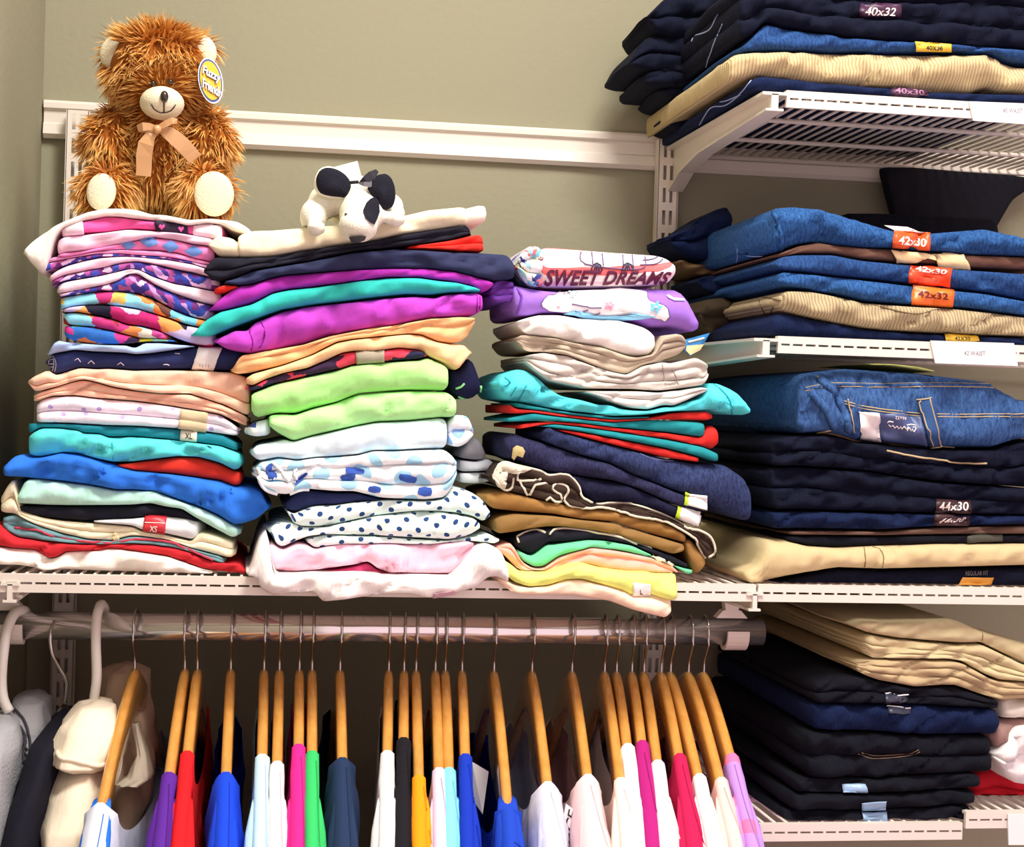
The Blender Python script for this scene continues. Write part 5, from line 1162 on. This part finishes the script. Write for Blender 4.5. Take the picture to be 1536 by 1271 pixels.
HANG = [ # neck x, garment start x, y, colour, garment words
 (202, 150, 1210, (90,150,240), 'white and blue top', dict(thick=.014)),
 (277, 249, 1165, (92,40,150), 'purple top', dict()),
 (296, 284, 1134, (226,30,36), 'bright red top', dict(thick=.015)),
 (346, 339, 1163, (24,70,216), 'royal blue top beside the red one', dict()),
 (396, 393, 1137, (196,236,244), 'very pale aqua top', dict()),
 (419, 415, 1147, (250,230,232), 'blush white top', dict()),
 (449, 447, 1124, (222,40,140), 'magenta pink top', dict()),
 (468, 469, 1130, (56,196,104), 'grass green top', dict()),
 (510, 514, 1140, (34,52,84), 'dark navy top', dict(thick=.013)),
 (583, 583, 1130, (244,242,238), 'pure white top beside the black one', dict(thick=.013)),
 (606, 605, 1114, (24,22,28), 'black top', dict()),
 (624, 630, 1168, (250,156,20), 'orange top', dict(thick=.013)),
 (653, 657, 1156, (214,206,236), 'pale lilac top', dict()),
 (668, 674, 1160, (132,222,230), 'aqua top next to the lilac one', dict()),
 (693, 698, 1135, (20,54,180), 'deep blue top with a white hang tag', dict()),
 (741, 766, 1252, (30,70,190), 'blue top slipped low on its hanger', dict()),
 (798, 821, 1176, (222,226,244), 'white top with a bluish tint', dict(thick=.014)),
 (858, 881, 1166, (248,214,214), 'pale pink top with a lettered hang tag', dict(thick=.014)),
 (907, 931, 1172, (252,226,214), 'wide creamy pink top', dict(thick=.018)),
 (925, 942, 1120, (252,246,244), 'white top next to the creamy pink one', dict()),
 (948, 962, 1118, (178,32,122), 'purplish magenta top', dict()),
 (966, 987, 1146, (252,248,248), 'white top between magenta and crimson', dict()),
 (992, 1019, 1136, (196,28,82), 'crimson top', dict(thick=.014)),
 (1006, 1052, 1166, (252,240,240), 'white top between crimson and peach pink', dict()),
 (1033, 1081, 1170, (252,206,196), 'peach pink top', dict(thick=.013)),
 (1056, 1097, 1136, (186,142,220), 'lavender top with pink spots', dict()),
]
LAV = patchy('lavender_spots', [(186,142,220),(186,142,220),(186,142,220),(232,120,170),(186,142,220),(180,140,216)], .016, .004, 3.0)
SOL = [solve(h[0], h[1], h[2]) for h in HANG]
for i, (nx, sx, sy, c, words, kw) in enumerate(HANG):
    nb_ = [abs(nx-h[0]) for h in HANG if h[0] != nx]; kw = dict(kw); kw['thick'] = min(kw.get('thick', .012), max(.0056, .46*min(nb_)*.00062))
    x, s, a = SOL[i]
    nbr = [q[2] for q, h in zip(SOL, HANG) if abs(h[0]-nx) < 34 and h[0] > 210]
    if nbr and nx > 210: a = .45*a+.55*sum(nbr)/len(nbr)
    hanger(nx, x, s, a, 'wooden hanger with the '+words)
    m = LAV if 'lavender' in words else cloth(c)
    o = shirt('hanging_shirt', words+' on a wooden hanger', 'top', x, a, min(.155, max(.02, s)), m, seed=i*3.7, **kw)
    dk = tuple(int(v*.85) for v in c); dx = (sx-400)*.06
    line('seam', [o, bpy.data.objects[o['_sl']]], [[(sx+5, sy+12), (sx+6+dx*.4, (sy+1290)/2), (sx+7+dx, 1290)]], .0005, cloth(dk), .0003, parent=o)
    if 'white and blue' in words:
        bpy.data.objects[o['_sl']].data.materials[0] = cloth((40,120,225))
        o.data.materials[0] = cloth((226,232,246))
    if 'deep blue' in words:
        tq = [at(708,1143,-.31), at(733,1158,-.31), at(724,1222,-.315), at(709,1200,-.31)]
        V = [tuple(p) for p in tq]+[(p.x, p.y+.0006, p.z) for p in tq]
        t = mk('hang_tag', V, [(0,3,2,1),(4,5,6,7),(0,1,5,4),(1,2,6,5),(2,3,7,6),(3,0,4,7)], PAPER, o, smooth=False); BV[t.name] = BVHTree.FromPolygons(V, [(0,3,2,1)])
        line('printed_lines', t, [[(718,1164),(716,1186)],[(722,1166),(720,1188)]], .0004, plain('grey_print', (150,150,160), .7), parent=t)
    if 'lettered' in words:
        tq = [at(849,1206,-.40), at(868,1220,-.40), at(856,1290,-.40), at(836,1276,-.40)]
        V = [tuple(p) for p in tq]+[(p.x, p.y+.0006, p.z) for p in tq]
        t = mk('hang_tag', V, [(0,3,2,1),(4,5,6,7),(0,1,5,4),(1,2,6,5),(2,3,7,6),(3,0,4,7)], PAPER, o, smooth=False); BV[t.name] = BVHTree.FromPolygons(V, [(0,3,2,1)])
        text('ACE', t, [(853,1213),(866,1222),(855,1268),(843,1258)][3:]+[(853,1213),(866,1222),(855,1268)], INK, .0006, parent=t)
# plastic and metal hangers at the near end
WPL = plain('white_plastic', (232,228,216), .3, spec=.5)
def odd_hanger(nx, topz, label, mat, r, hookpts, a, arms_r):
    HL = .10
    x = at(nx, 1010, YN).x
    rt_ = empty('plastic_hanger' if mat is WPL else 'metal_hanger', (x, YN, HZ), label, 'hanger', 'plain hangers by the side wall')
    P = resample([Vector(p) for p in hookpts], .003)
    V, Fc = tubem(P, r, seg=9); mk('hook', V, Fc, mat, rt_)
    zb = hookpts[0][2]
    ca, sa = math.cos(a), math.sin(a)
    P = []
    for i in range(-12, 13):
        s = HL*i/12; P.append((x-s*sa, YN+s*ca, zb-.004-.10*(abs(s)/HL)**1.1))
    V, Fc = tubem(P, arms_r, seg=8); mk('arms', V, Fc, mat, rt_)
    return x, zb
def hk(px, zrod, extra=()):
    return None
pA = [at(14,1068,-.30), at(5,1050,-.30), at(2,1020,-.298), at(6,970,-.296), at(12,940,-.292), at(22,921,-.284), at(34,916,-.268), at(40,922,-.254), at(40,935,-.250)]
xa, za = odd_hanger(14, 0, 'white plastic hanger carrying the grey sweatshirt', WPL, .0045, pA, -.1, .005)
pB = [at(98,1056,-.27), at(100,1040,-.272), at(99,1020,-.275), at(88,1000,-.280), at(78,980,-.286), at(75,955,-.2875), at(78,940,-.284), at(85,930,-.272), at(90,932,-.256)]
xb_, zb_ = odd_hanger(98, 0, 'metal hook hanger carrying the black jacket', STEEL, .0016, pB, .5, .004)
pC = [at(140,1070,-.285), at(141,1050,-.287), at(145,1015,-.288), at(144,970,-.2885), at(144,940,-.2865), at(147,918,-.280), at(152,907,-.268), at(157,915,-.257), at(156,935,-.2535)]
xc_, zc_ = odd_hanger(142, 0, 'white plastic hanger carrying the hooded cream garment', WPL, .0042, pC, .25, .005)
def soft(name, mat, rings, parent=None, label=None, cat=None, group=None, seg=22, seed=0, amp=.003, cap=True):
    """body of cloth lofted through rings (px cx, px cy, depth Y, px half width, half depth in metres)"""
    V, Fc, UV = [], [], []
    # interpolate rings
    R = []
    for i in range(len(rings)-1):
        for k in range(5):
            t = k/5; R.append([a+(b-a)*(3*t*t-2*t**3 if False else t) for a, b in zip(rings[i], rings[i+1])])
    R.append(list(rings[-1]))
    for q, (cx, cy, Y, hw, hd) in enumerate(R):
        c = at(cx, cy, Y); w = hw*mpp(Y)
        for k in range(seg):
            an = 2*math.pi*k/seg
            co, si = math.cos(an), math.sin(an)
            p = Vector((c.x+w*math.copysign(abs(co)**.85, co), c.y+hd*math.copysign(abs(si)**.85, si), c.z))
            d = amp*(noise.noise(Vector((an*2.2, p.z*18, seed)))+.7*noise.noise(Vector((an*5, p.z*40, seed+3))))
            p.x += co*d*2; p.y += si*d*2
            V.append(tuple(p)); UV.append((an*.03, p.z))
    for q in range(len(R)-1):
        for k in range(seg):
            A = q*seg+k; B = q*seg+(k+1) % seg; Fc.append((A, A+seg, B+seg, B))
    if cap: Fc.append(tuple(range(seg)))
    o = mk(name, V, Fc, mat, parent, UV); BV[o.name] = BVHTree.FromPolygons(V, Fc)
    if label: tag(o, label, cat, group)
    return o
GO = 'garments on the plain hangers'
GRYM = plain('heather_grey', (170,170,172), .95, spec=.1, bump=.5, bscale=420)
o = soft('hanging_sweatshirt', GRYM, [(8,1068,-.29,6,.02),(8,1082,-.30,18,.05),(6,1112,-.31,23,.08),(2,1180,-.315,27,.10),(-4,1240,-.315,31,.11),(-8,1330,-.315,36,.12)], label='heather grey hooded sweatshirt on the white plastic hanger by the side wall', cat='sweatshirt', group=GO, seed=2, amp=.003)
soft('hood', GRYM, [(45,1040,-.245,8,.02),(47,1048,-.25,25,.035),(48,1080,-.255,33,.045),(42,1130,-.265,29,.045),(34,1180,-.275,22,.04),(26,1240,-.28,16,.04)], parent=o, seed=6)
line('printed_mark', bpy.data.objects['hood'], [[(22,1064),(34,1078),(42,1098),(45,1120),(42,1150)],[(30,1090),(38,1104),(36,1116),(41,1126)],[(31,1102),(39,1112),(35,1124),(40,1134)],[(32,1126),(36,1136),(34,1146)]], .0012, plain('charcoal_print', (60,58,66), .8), .001)
soft('hanging_jacket', cloth((22,22,34)), [(100,1062,-.27,5,.01),(96,1078,-.275,18,.04),(84,1100,-.28,26,.08),(68,1160,-.285,30,.11),(54,1220,-.285,36,.13),(46,1330,-.285,44,.14)], label='black jacket on the metal hook hanger beside the grey sweatshirt', cat='jacket', group=GO, seed=4)
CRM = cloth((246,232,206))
o = soft('hanging_hoodie', CRM, [(150,1075,-.275,10,.03),(150,1090,-.28,34,.05),(140,1130,-.30,42,.06),(124,1180,-.325,44,.06),(112,1230,-.34,42,.065),(106,1330,-.345,46,.07)], label='cream hooded garment on the white plastic hanger', cat='hoodie', group=GO, seed=8, amp=.004)
soft('hood', CRM, [(148,1050,-.30,4,.012),(147,1056,-.305,22,.03),(138,1085,-.315,42,.045),(126,1120,-.325,44,.05),(122,1138,-.33,42,.05),(126,1144,-.328,37,.044)], parent=o, seed=12, amp=.004)
line('hood_rim', bpy.data.objects['hood.001'], [[(86,1128),(92,1138),(108,1141),(128,1146),(146,1150),(160,1146)]], .0022, CRM, .0005)
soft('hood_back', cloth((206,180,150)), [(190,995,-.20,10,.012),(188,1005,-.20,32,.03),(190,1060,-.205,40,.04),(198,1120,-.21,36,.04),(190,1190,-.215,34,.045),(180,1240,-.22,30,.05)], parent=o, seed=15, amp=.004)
soft('collar_loop', CRM, [(205,1085,-.262,3,.006),(214,1130,-.268,7,.010),(212,1165,-.272,18,.014),(196,1176,-.274,18,.012)], parent=o, seed=19, amp=.002)
# ------------------------------------------------------------------ plush toys
def E_(px, py, Y, rx, rz, ry):
    c = at(px, py, Y); m = mpp(Y); return c, Vector((rx*m, ry, rz*m))
def sphere_pts(c, r, rot=None, nu=20, nv=12):
    V, Fc = [], []
    for j in range(nv+1):
        ph = math.pi*j/nv
        for i in range(nu):
            th = 2*math.pi*i/nu
            p = Vector((r.x*math.sin(ph)*math.cos(th), r.y*math.sin(ph)*math.sin(th), r.z*math.cos(ph)))
            if rot: p.rotate(rot)
            V.append(tuple(c+p))
    for j in range(nv):
        for i in range(nu):
            a = j*nu+i; b = j*nu+(i+1) % nu; Fc.append((a, b, b+nu, a+nu) if False else (a, a+nu, b+nu, b))
    return V, Fc
from mathutils import Euler
def blend_body(name, ells, mat, voxel=.004, smooth=6, parent=None, origin=None, floor=None, front=-9):
    V, Fc = [], []
    for e in ells:
        v, f = sphere_pts(e[0], e[1], e[2] if len(e) > 2 else None); k = len(V); V += v; Fc += [tuple(a+k for a in q) for q in f]
    me = bpy.data.meshes.new('tmp'); me.from_pydata(V, [], Fc)
    o = bpy.data.objects.new('tmp', me); COL.objects.link(o)
    m = o.modifiers.new('r', 'REMESH'); m.mode = 'VOXEL'; m.voxel_size = voxel
    s = o.modifiers.new('s', 'SMOOTH'); s.iterations = smooth; s.factor = .6
    dg = bpy.context.evaluated_depsgraph_get(); ev = o.evaluated_get(dg); m2 = bpy.data.meshes.new_from_object(ev)
    V = [tuple(v.co) for v in m2.vertices]; Fc = [tuple(p.vertices) for p in m2.polygons]
    if floor: V = [(v[0], v[1], max(v[2], floor(v[0])) if v[1] > front else v[2]) for v in V]
    bpy.data.objects.remove(o); bpy.data.meshes.remove(me); bpy.data.meshes.remove(m2)
    o = mk(name, V, Fc, mat, parent, origin=origin); BV[o.name] = BVHTree.FromPolygons(V, Fc)
    return o, V, Fc
def lie_on(poly, Y):
    def f(x):
        u = to_px((x, Y, .17))[0]; return at(u, interp(poly, u), Y).z+.0012
    return f
SHEET = lie_on([(59,349.5),(75,340),(93,332.5),(131,317),(157,311.7),(189,311.7),(206,314),(228,321),(248,321.5),(284,329),(317,327),(336,329),(356,331),(374,342)], -.336)
CREAMT = lie_on(ct, Y2)
# --- bear
def furmat(key, stops):
    m, nt, b = _new(key); uv = N(nt, 'ShaderNodeUVMap'); sp = N(nt, 'ShaderNodeSeparateXYZ'); nt.links.new(uv.outputs[0], sp.inputs[0])
    r = ramp(nt, stops, False); nt.links.new(sp.outputs[1], r.inputs[0])
    mx = N(nt, 'ShaderNodeMix', data_type='RGBA', blend_type='MULTIPLY'); mx.inputs[0].default_value = .45
    r2 = ramp(nt, [(0, (190,150,120)), (1, (255,255,255))], False); nt.links.new(sp.outputs[0], r2.inputs[0])
    nt.links.new(r.outputs[0], mx.inputs[6]); nt.links.new(r2.outputs[0], mx.inputs[7]); nt.links.new(mx.outputs[2], b.inputs['Base Color'])
    b.inputs['Roughness'].default_value = .42; b.inputs['Specular IOR Level'].default_value = .35
    return m
FUR = furmat('ginger_fur', [(0, (146,84,32)), (.4, (214,142,58)), (1, (255,218,132))])
YB = -.235
bear = empty('teddy_bear', tuple(at(240, 322, YB)), 'fluffy ginger teddy bear with a ribbon bow and a round tag', 'toy')
ells = [E_(239,112,YB-.015,72,58,.052), E_(239,82,YB-.012,62,36,.046), E_(238,225,YB,56,72,.046), E_(238,270,YB,62,46,.048), E_(238,180,YB-.004,40,28,.034),
        E_(176,192,YB-.008,32,26,.026), E_(163,214,YB-.018,34,30,.027), E_(172,236,YB-.026,28,20,.024),
        E_(302,192,YB-.008,32,26,.026), E_(314,216,YB-.018,34,30,.027), E_(304,240,YB-.026,28,20,.024),
        E_(178,282,YB-.026,30,32,.040), E_(157,287,YB-.055,34,33,.026),
        E_(292,288,YB-.026,30,30,.040), E_(312,290,YB-.055,38,36,.026),
        E_(176,80,YB-.004,20,22,.012), E_(302,78,YB-.004,19,22,.012)]
body, bV, bF = blend_body('body', ells, plain('fur_backing', (150,86,32), .9, spec=.1), .0042, 5, parent=bear, floor=SHEET)
CRMP = plain('cream_plush', (232,222,190), .95, spec=.1, bump=.5, bscale=700)
def pill(name, px, py, Y, rx, rz, ry, mat, parent, rot=None, nu=20, nv=12):
    c, r = E_(px, py, Y, rx, rz, ry); V, Fc = sphere_pts(c, r, rot, nu, nv); o = mk(name, V, Fc, mat, parent); BV[o.name] = BVHTree.FromPolygons(V, Fc); return o
front = lambda px, py: hit_or(body, px, py, 0, None).y
mz = pill('muzzle', 243, 155, YB-.066, 32, 24, .020, CRMP, bear)
NOSE = plain('nose_plastic', (34,22,18), .2, coat=.6)
pill('nose', 246.5, 145, YB-.086, 6.2, 8.5, .004, NOSE, bear)
line('stitched_mouth', mz, [[(227,156),(231,163),(238,168),(246,169),(256,166),(263,157)],[(246,152),(246,169)]], .0007, NOSE, .0002, parent=bear)
for ex, ey in ((230,125.5),(256,123)): pill('eye', ex, ey, front(ex, ey)-.003, 4.2, 4.6, .004, NOSE, bear)
for (ex, ey, rx, rz, rot) in ((172,79,21,25,.35),(305,77,19,24,-.3)):
    pill('ear', ex, ey, YB-.019, rx, rz, .006, CRMP, bear, Euler((0, rot, 0)))
for (fx, fy, rx, rz, rot) in ((152,288,21,27,.12),(321,291,29,33,-.08)):
    pill('foot_pad', fx, fy, YB-.079, rx, rz, .005, CRMP, bear, Euler((0, rot, 0)))
# fur: tufted blades
def fur():
    rnd = random.Random(5)
    tri = []; area_ = []
    for f in bF:
        a, b, c = Vector(bV[f[0]]), Vector(bV[f[1]]), Vector(bV[f[2]])
        ar = (b-a).cross(c-a).length
        if len(f) == 4: ar += (Vector(bV[f[3]])-a).cross(c-a).length
        tri.append(f); area_.append(ar)
    tot = 0; cum = []
    for a in area_: tot += a; cum.append(tot)
    import bisect
    V, Fc, UV = [], [], []
    pads = [(152,288,20,26),(321,291,28,32),(243,155,31,23)]
    ears = [(172,79,16,20),(305,77,15,19)]
    for k in range(21000):
        f = tri[bisect.bisect(cum, rnd.random()*tot) % len(tri)]
        w = [rnd.random() for _ in f]; sw = sum(w); p = Vector((0,0,0))
        for q, v in zip(w, f): p += Vector(bV[v])*(q/sw)
        nrm = (Vector(bV[f[1]])-Vector(bV[f[0]])).cross(Vector(bV[f[2]])-Vector(bV[f[0]])).normalized()
        u = to_px(p); skip = False
        if p.y < YB-.030:
            for (cx, cy, rx, ry) in pads:
                if ((u[0]-cx)/rx)**2+((u[1]-cy)/ry)**2 < 1.08 and nrm.y < .2: skip = True
        if p.y < YB-.004:
            for (cx, cy, rx, ry) in ears:
                if ((u[0]-cx)/rx)**2+((u[1]-cy)/ry)**2 < 1.0: skip = True
        if skip: continue
        # clumps
        cl = noise.noise_vector(p*70)*.9+noise.noise_vector(p*190)*.7
        comb = Vector((0, 0, -.75))
        face = math.exp(-(((u[0]-243)/50)**2+((u[1]-140)/42)**2))
        if face > .25 and p.y < YB-.02:
            comb = Vector(((u[0]-243)*.02, -.1, -(u[1]-140)*.022)); comb.normalize()
        if u[1] < 66: comb = Vector(((u[0]-239)*.012, -.45, -.15))
        d = (nrm*.75+comb*.75+cl*.75).normalized()
        L = rnd.uniform(.009, .017)*(1-.45*min(1, face*1.2) if p.y < YB-.02 else 1)*(.75 if u[1] > 175 and 200 < u[0] < 280 else 1)
        if 190 < u[0] < 300 and u[1] < 125 and u[1] > 85: L *= .8
        sd = d.cross(Vector((rnd.uniform(-1,1), rnd.uniform(-1,1), rnd.uniform(-1,1))))
        if sd.length < 1e-4: continue
        sd.normalize(); wd_ = rnd.uniform(.0004, .0008)
        bend = (comb*.35+noise.noise_vector(p*140+Vector((9,9,9)))*.5)*L
        p1 = p+d*L*.5; p2 = p+d*L+bend*.7
        fz = SHEET(p.x)
        p1.z = max(p1.z, fz); p2.z = max(p2.z, fz)
        if p.z < fz+.004: continue
        i = len(V); V += [tuple(p-nrm*.001-sd*wd_), tuple(p-nrm*.001+sd*wd_), tuple(p1-sd*wd_*.8), tuple(p1+sd*wd_*.8), tuple(p2)]
        cv = min(.99, max(.01, .5+.75*noise.noise(p*90)+rnd.uniform(-.25,.25)))
        UV += [(cv,0.02),(cv,0.02),(cv,.5),(cv,.5),(cv,.98)]
        Fc += [(i,i+1,i+3,i+2),(i+2,i+3,i+4)]
    o = mk('fur', V, Fc, FUR, bear, UV); o['kind'] = 'stuff'
fur()
# ribbon
RIB = plain('organza_ribbon', (206,160,112), .35, spec=.6)
def ribbon(name, pts, wpx, Y, mat, parent, thick=.0006):
    """pts: (px, py, dY); a band wpx wide lying across its path"""
    P = []
    for i, q in enumerate(pts):
        a = pts[max(0, i-1)]; b = pts[min(len(pts)-1, i+1)]
        t = Vector((b[0]-a[0], b[1]-a[1])); t.normalize(); n = Vector((-t.y, t.x)); w = wpx[i]/2 if isinstance(wpx, (list, tuple)) else wpx/2
        P.append((at(q[0]+n.x*w, q[1]+n.y*w, Y+q[2]), at(q[0]-n.x*w, q[1]-n.y*w, Y+q[2]-.001)))
    V, Fc = [], []
    for dy in (0, thick):
        for a, b in P: V += [(a.x, a.y+dy, a.z), (b.x, b.y+dy, b.z)]
    n = len(P); L = 2*n
    for i in range(n-1):
        a = 2*i; Fc += [(a, a+2, a+3, a+1), (L+a, L+a+1, L+a+3, L+a+2), (a, L+a, L+a+2, a+2), (a+1, a+3, L+a+3, L+a+1)]
    Fc += [(0, 1, L+1, L), (2*n-2, L+2*n-2, L+2*n-1, 2*n-1)]
    return mk(name, V, Fc, mat, parent, smooth=False)
bow = ribbon('bow', [(206,192,0),(214,190,-.004),(224,190,-.004),(236,192,-.002),(248,186,-.004),(258,181,-.005),(266,182,0)], [9,13,11,7,10,10,8], YB-.072, RIB, bear)
ribbon('ribbon_loop', [(208,197,.002),(222,196,-.003),(236,194,-.004)], [3,6,6], YB-.071, RIB, bow)
ribbon('ribbon_tail', [(236,196,-.003),(226,203,-.005),(219,216,-.004),(216,234,-.001),(216,252,.002),(215,264,.004)], [8,16,24,24,23,23], YB-.069, RIB, bow)
ribbon('ribbon_tail', [(240,195,-.003),(252,199,-.004),(264,208,-.003),(276,219,-.001),(286,230,.002),(293,239,.004)], [8,20,23,23,22,22], YB-.067, RIB, bow)
EDGE = plain('ribbon_edge', (226,192,150), .4)
pill('knot', 236, 194, YB-.076, 6, 6.5, .004, RIB, bow, nu=10, nv=8)
# round tag
c = at(316, 121, YB-.052); m = mpp(YB-.052)
def disc(name, rx, rz, y, mat, parent, rot=-.16, th=.001):
    V, Fc = [], []; n = 30
    for dy in (0, th):
        for i in range(n):
            a = 2*math.pi*i/n; X = rx*math.cos(a); Z = rz*math.sin(a)
            V.append((c.x+(X*math.cos(rot)+Z*math.sin(rot))*m, c.y+y+dy+X*m*.55, c.z+(-X*math.sin(rot)+Z*math.cos(rot))*m))
    Fc.append(tuple(reversed(range(n)))); Fc.append(tuple(range(n, 2*n)))
    for i in range(n): Fc.append((i, (i+1) % n, n+(i+1) % n, n+i))
    o = mk(name, V, Fc, mat, parent, smooth=False); BV[o.name] = BVHTree.FromPolygons(V, Fc); return o
tg = disc('round_tag', 17.5, 33.5, 0, plain('tag_white', (240,240,244), .4), bear)
disc('blue_ring', 16.3, 31.5, -.0004, plain('tag_navy', (60,84,140), .4), tg)
d3 = disc('yellow_disc', 14.5, 28.5, -.0008, plain('tag_gold', (240,182,50), .4), tg)
for s_, q in (('Fuzzy', [(304,98),(331,112),(328,128),(302,114)]), ('Friends', [(303,117),(331,133),(329,147),(303,131)])):
    text(s_, d3, q, plain('navy_outline', (50,66,120), .5), .0010, parent=tg, bold=.075, name='lettering_shadow')
    text(s_, d3, q, WHITE_INK, .0016, parent=tg, bold=.028)
# --- dog
YD = -.315
dog = empty('plush_dog', tuple(at(525, 345, YD)), 'white plush dog with black ears lying on the cream trousers', 'toy')
WPLU = plain('white_plush', (240,238,220), .95, spec=.1, bump=.4, bscale=600)
BPLU = plain('black_plush', (30,30,40), .95, spec=.15, bump=.4, bscale=600)
de = [E_(528,305,YD+.045,52,34,.045), E_(528,300,YD+.01,40,36,.03),
      E_(540,300,YD-.02,34,36,.026), E_(541,322,YD-.044,33,32,.024), E_(537,340,YD-.060,30,24,.023), E_(545,285,YD-.012,30,20,.022),
      E_(485,305,YD-.008,24,26,.022), E_(470,325,YD-.022,21,26,.018), E_(474,342,YD-.045,15,13,.012),
      E_(584,312,YD-.008,22,22,.022), E_(592,322,YD-.028,17,17,.016), E_(594,329,YD-.046,15,13,.012)]
dbody, dV, dF = blend_body('body', de, WPLU, .0034, 5, parent=dog, floor=CREAMT, front=-.3515)
dfront = lambda px, py, off=0: hit_or(dbody, px, py, 0, None).y-off
# ears: thick drooping lobes
def ear(outline, Y, mat, back, thick=.006):
    n = len(outline); cx = sum(p[0] for p in outline)/n; cy = sum(p[1] for p in outline)/n
    V, Fc = [], []; rings = [(0,1),(.45,.92),(.75,.7),(.92,.38),(1.0,0)]
    for f, h in rings:
        for p in outline:
            q = at(cx+(p[0]-cx)*f, cy+(p[1]-cy)*f, Y); V.append((q.x, q.y-thick*h, q.z))
    base = len(V)
    for f, h in reversed(rings[:-1]):
        for p in outline:
            q = at(cx+(p[0]-cx)*f, cy+(p[1]-cy)*f, Y); V.append((q.x, q.y+thick*h*.7, q.z))
    k = 2*len(rings)-1
    for r in range(k-1):
        for i in range(n):
            a = r*n+i; b = r*n+(i+1) % n; Fc.append((a, b, b+n, a+n))
    Fc.append(tuple(reversed(range(n)))); Fc.append(tuple((k-1)*n+i for i in range(n)))
    o = mk('ear', V, Fc, mat, dog); return o
sm = lambda P: [(p.x, p.y) for p in resample([(x, y, 0) for x, y in P+[P[0]]], 5)[:-1]]
ear(sm([(474,268),(479,257),(489,251.5),(502,253),(514,259),(523,268),(528,281),(526,297),(512,296),(494,294),(481,290),(475,280)]), dfront(510,285)-.010, BPLU, None)
ear(sm([(558,268),(568,262),(577,260.5),(586,266),(592,280),(593,298),(588,311),(580,315.5),(569,311),(564,302),(556,290),(551,284)]), dfront(566,290)-.010, BPLU, None)
ear(sm([(471,270),(478,255),(490,249.5),(505,252),(517,259),(526,270),(530,284),(528,299),(510,299),(492,297),(478,292),(471,282)]), dfront(510,285)-.006, WPLU, None, .005)
blob('eye_patch', dbody, [(555,300),(562,297),(566,305),(567,318),(563,330),(559,337),(553,334),(547,328),(544,319),(546,312),(549,306)], BPLU, .0012, parent=dog, rings=4)
pill('eye', 519, 322, dfront(519,322), 2.4, 2.6, .0025, NOSE, dog, nu=10, nv=8)
pill('eye', 554, 323, dfront(554,323,.001), 2.4, 2.6, .0025, NOSE, dog, nu=10, nv=8)
blob('nose', dbody, [(525,352.5),(533,352),(541,351),(548,352),(546,357),(540,360),(534,361.5),(527,358.5)], plain('dog_nose', (26,24,28), .5), .0016, parent=dog, rings=3)
# paper tag standing up behind the head, and a small striped bow
tq = [at(496,252,YD+.02), at(536,241.5,YD+.02), at(544,272,YD+.02), at(500,280,YD+.02)]
V = [tuple(p) for p in tq]+[(p.x, p.y+.0012, p.z) for p in tq]
mk('cloth_tag', V, [(0,3,2,1),(4,5,6,7),(0,1,5,4),(1,2,6,5),(2,3,7,6),(3,0,4,7)], plain('white_label_cloth', (246,244,234), .8), dog, smooth=False)
BW = plain('satin_black', (36,36,44), .35); 
bw = ribbon('bow', [(524,274,0),(532,273.5,-.002),(538,273,-.001)], [5,5,5], dfront(533,276)-.004, BW, dog)
ribbon('bow_loop', [(538,275,0),(548,270,-.003),(558,263,-.003),(566,256,0)], [2,12,14,6], dfront(545,280)-.004, BW, bw)
ribbon('bow_loop', [(538,275,0),(546,276,-.004),(555,277,-.004),(560,273,0)], [2,7,8,5], dfront(545,280)-.005, plain('satin_grey', (120,120,128), .35), bw)
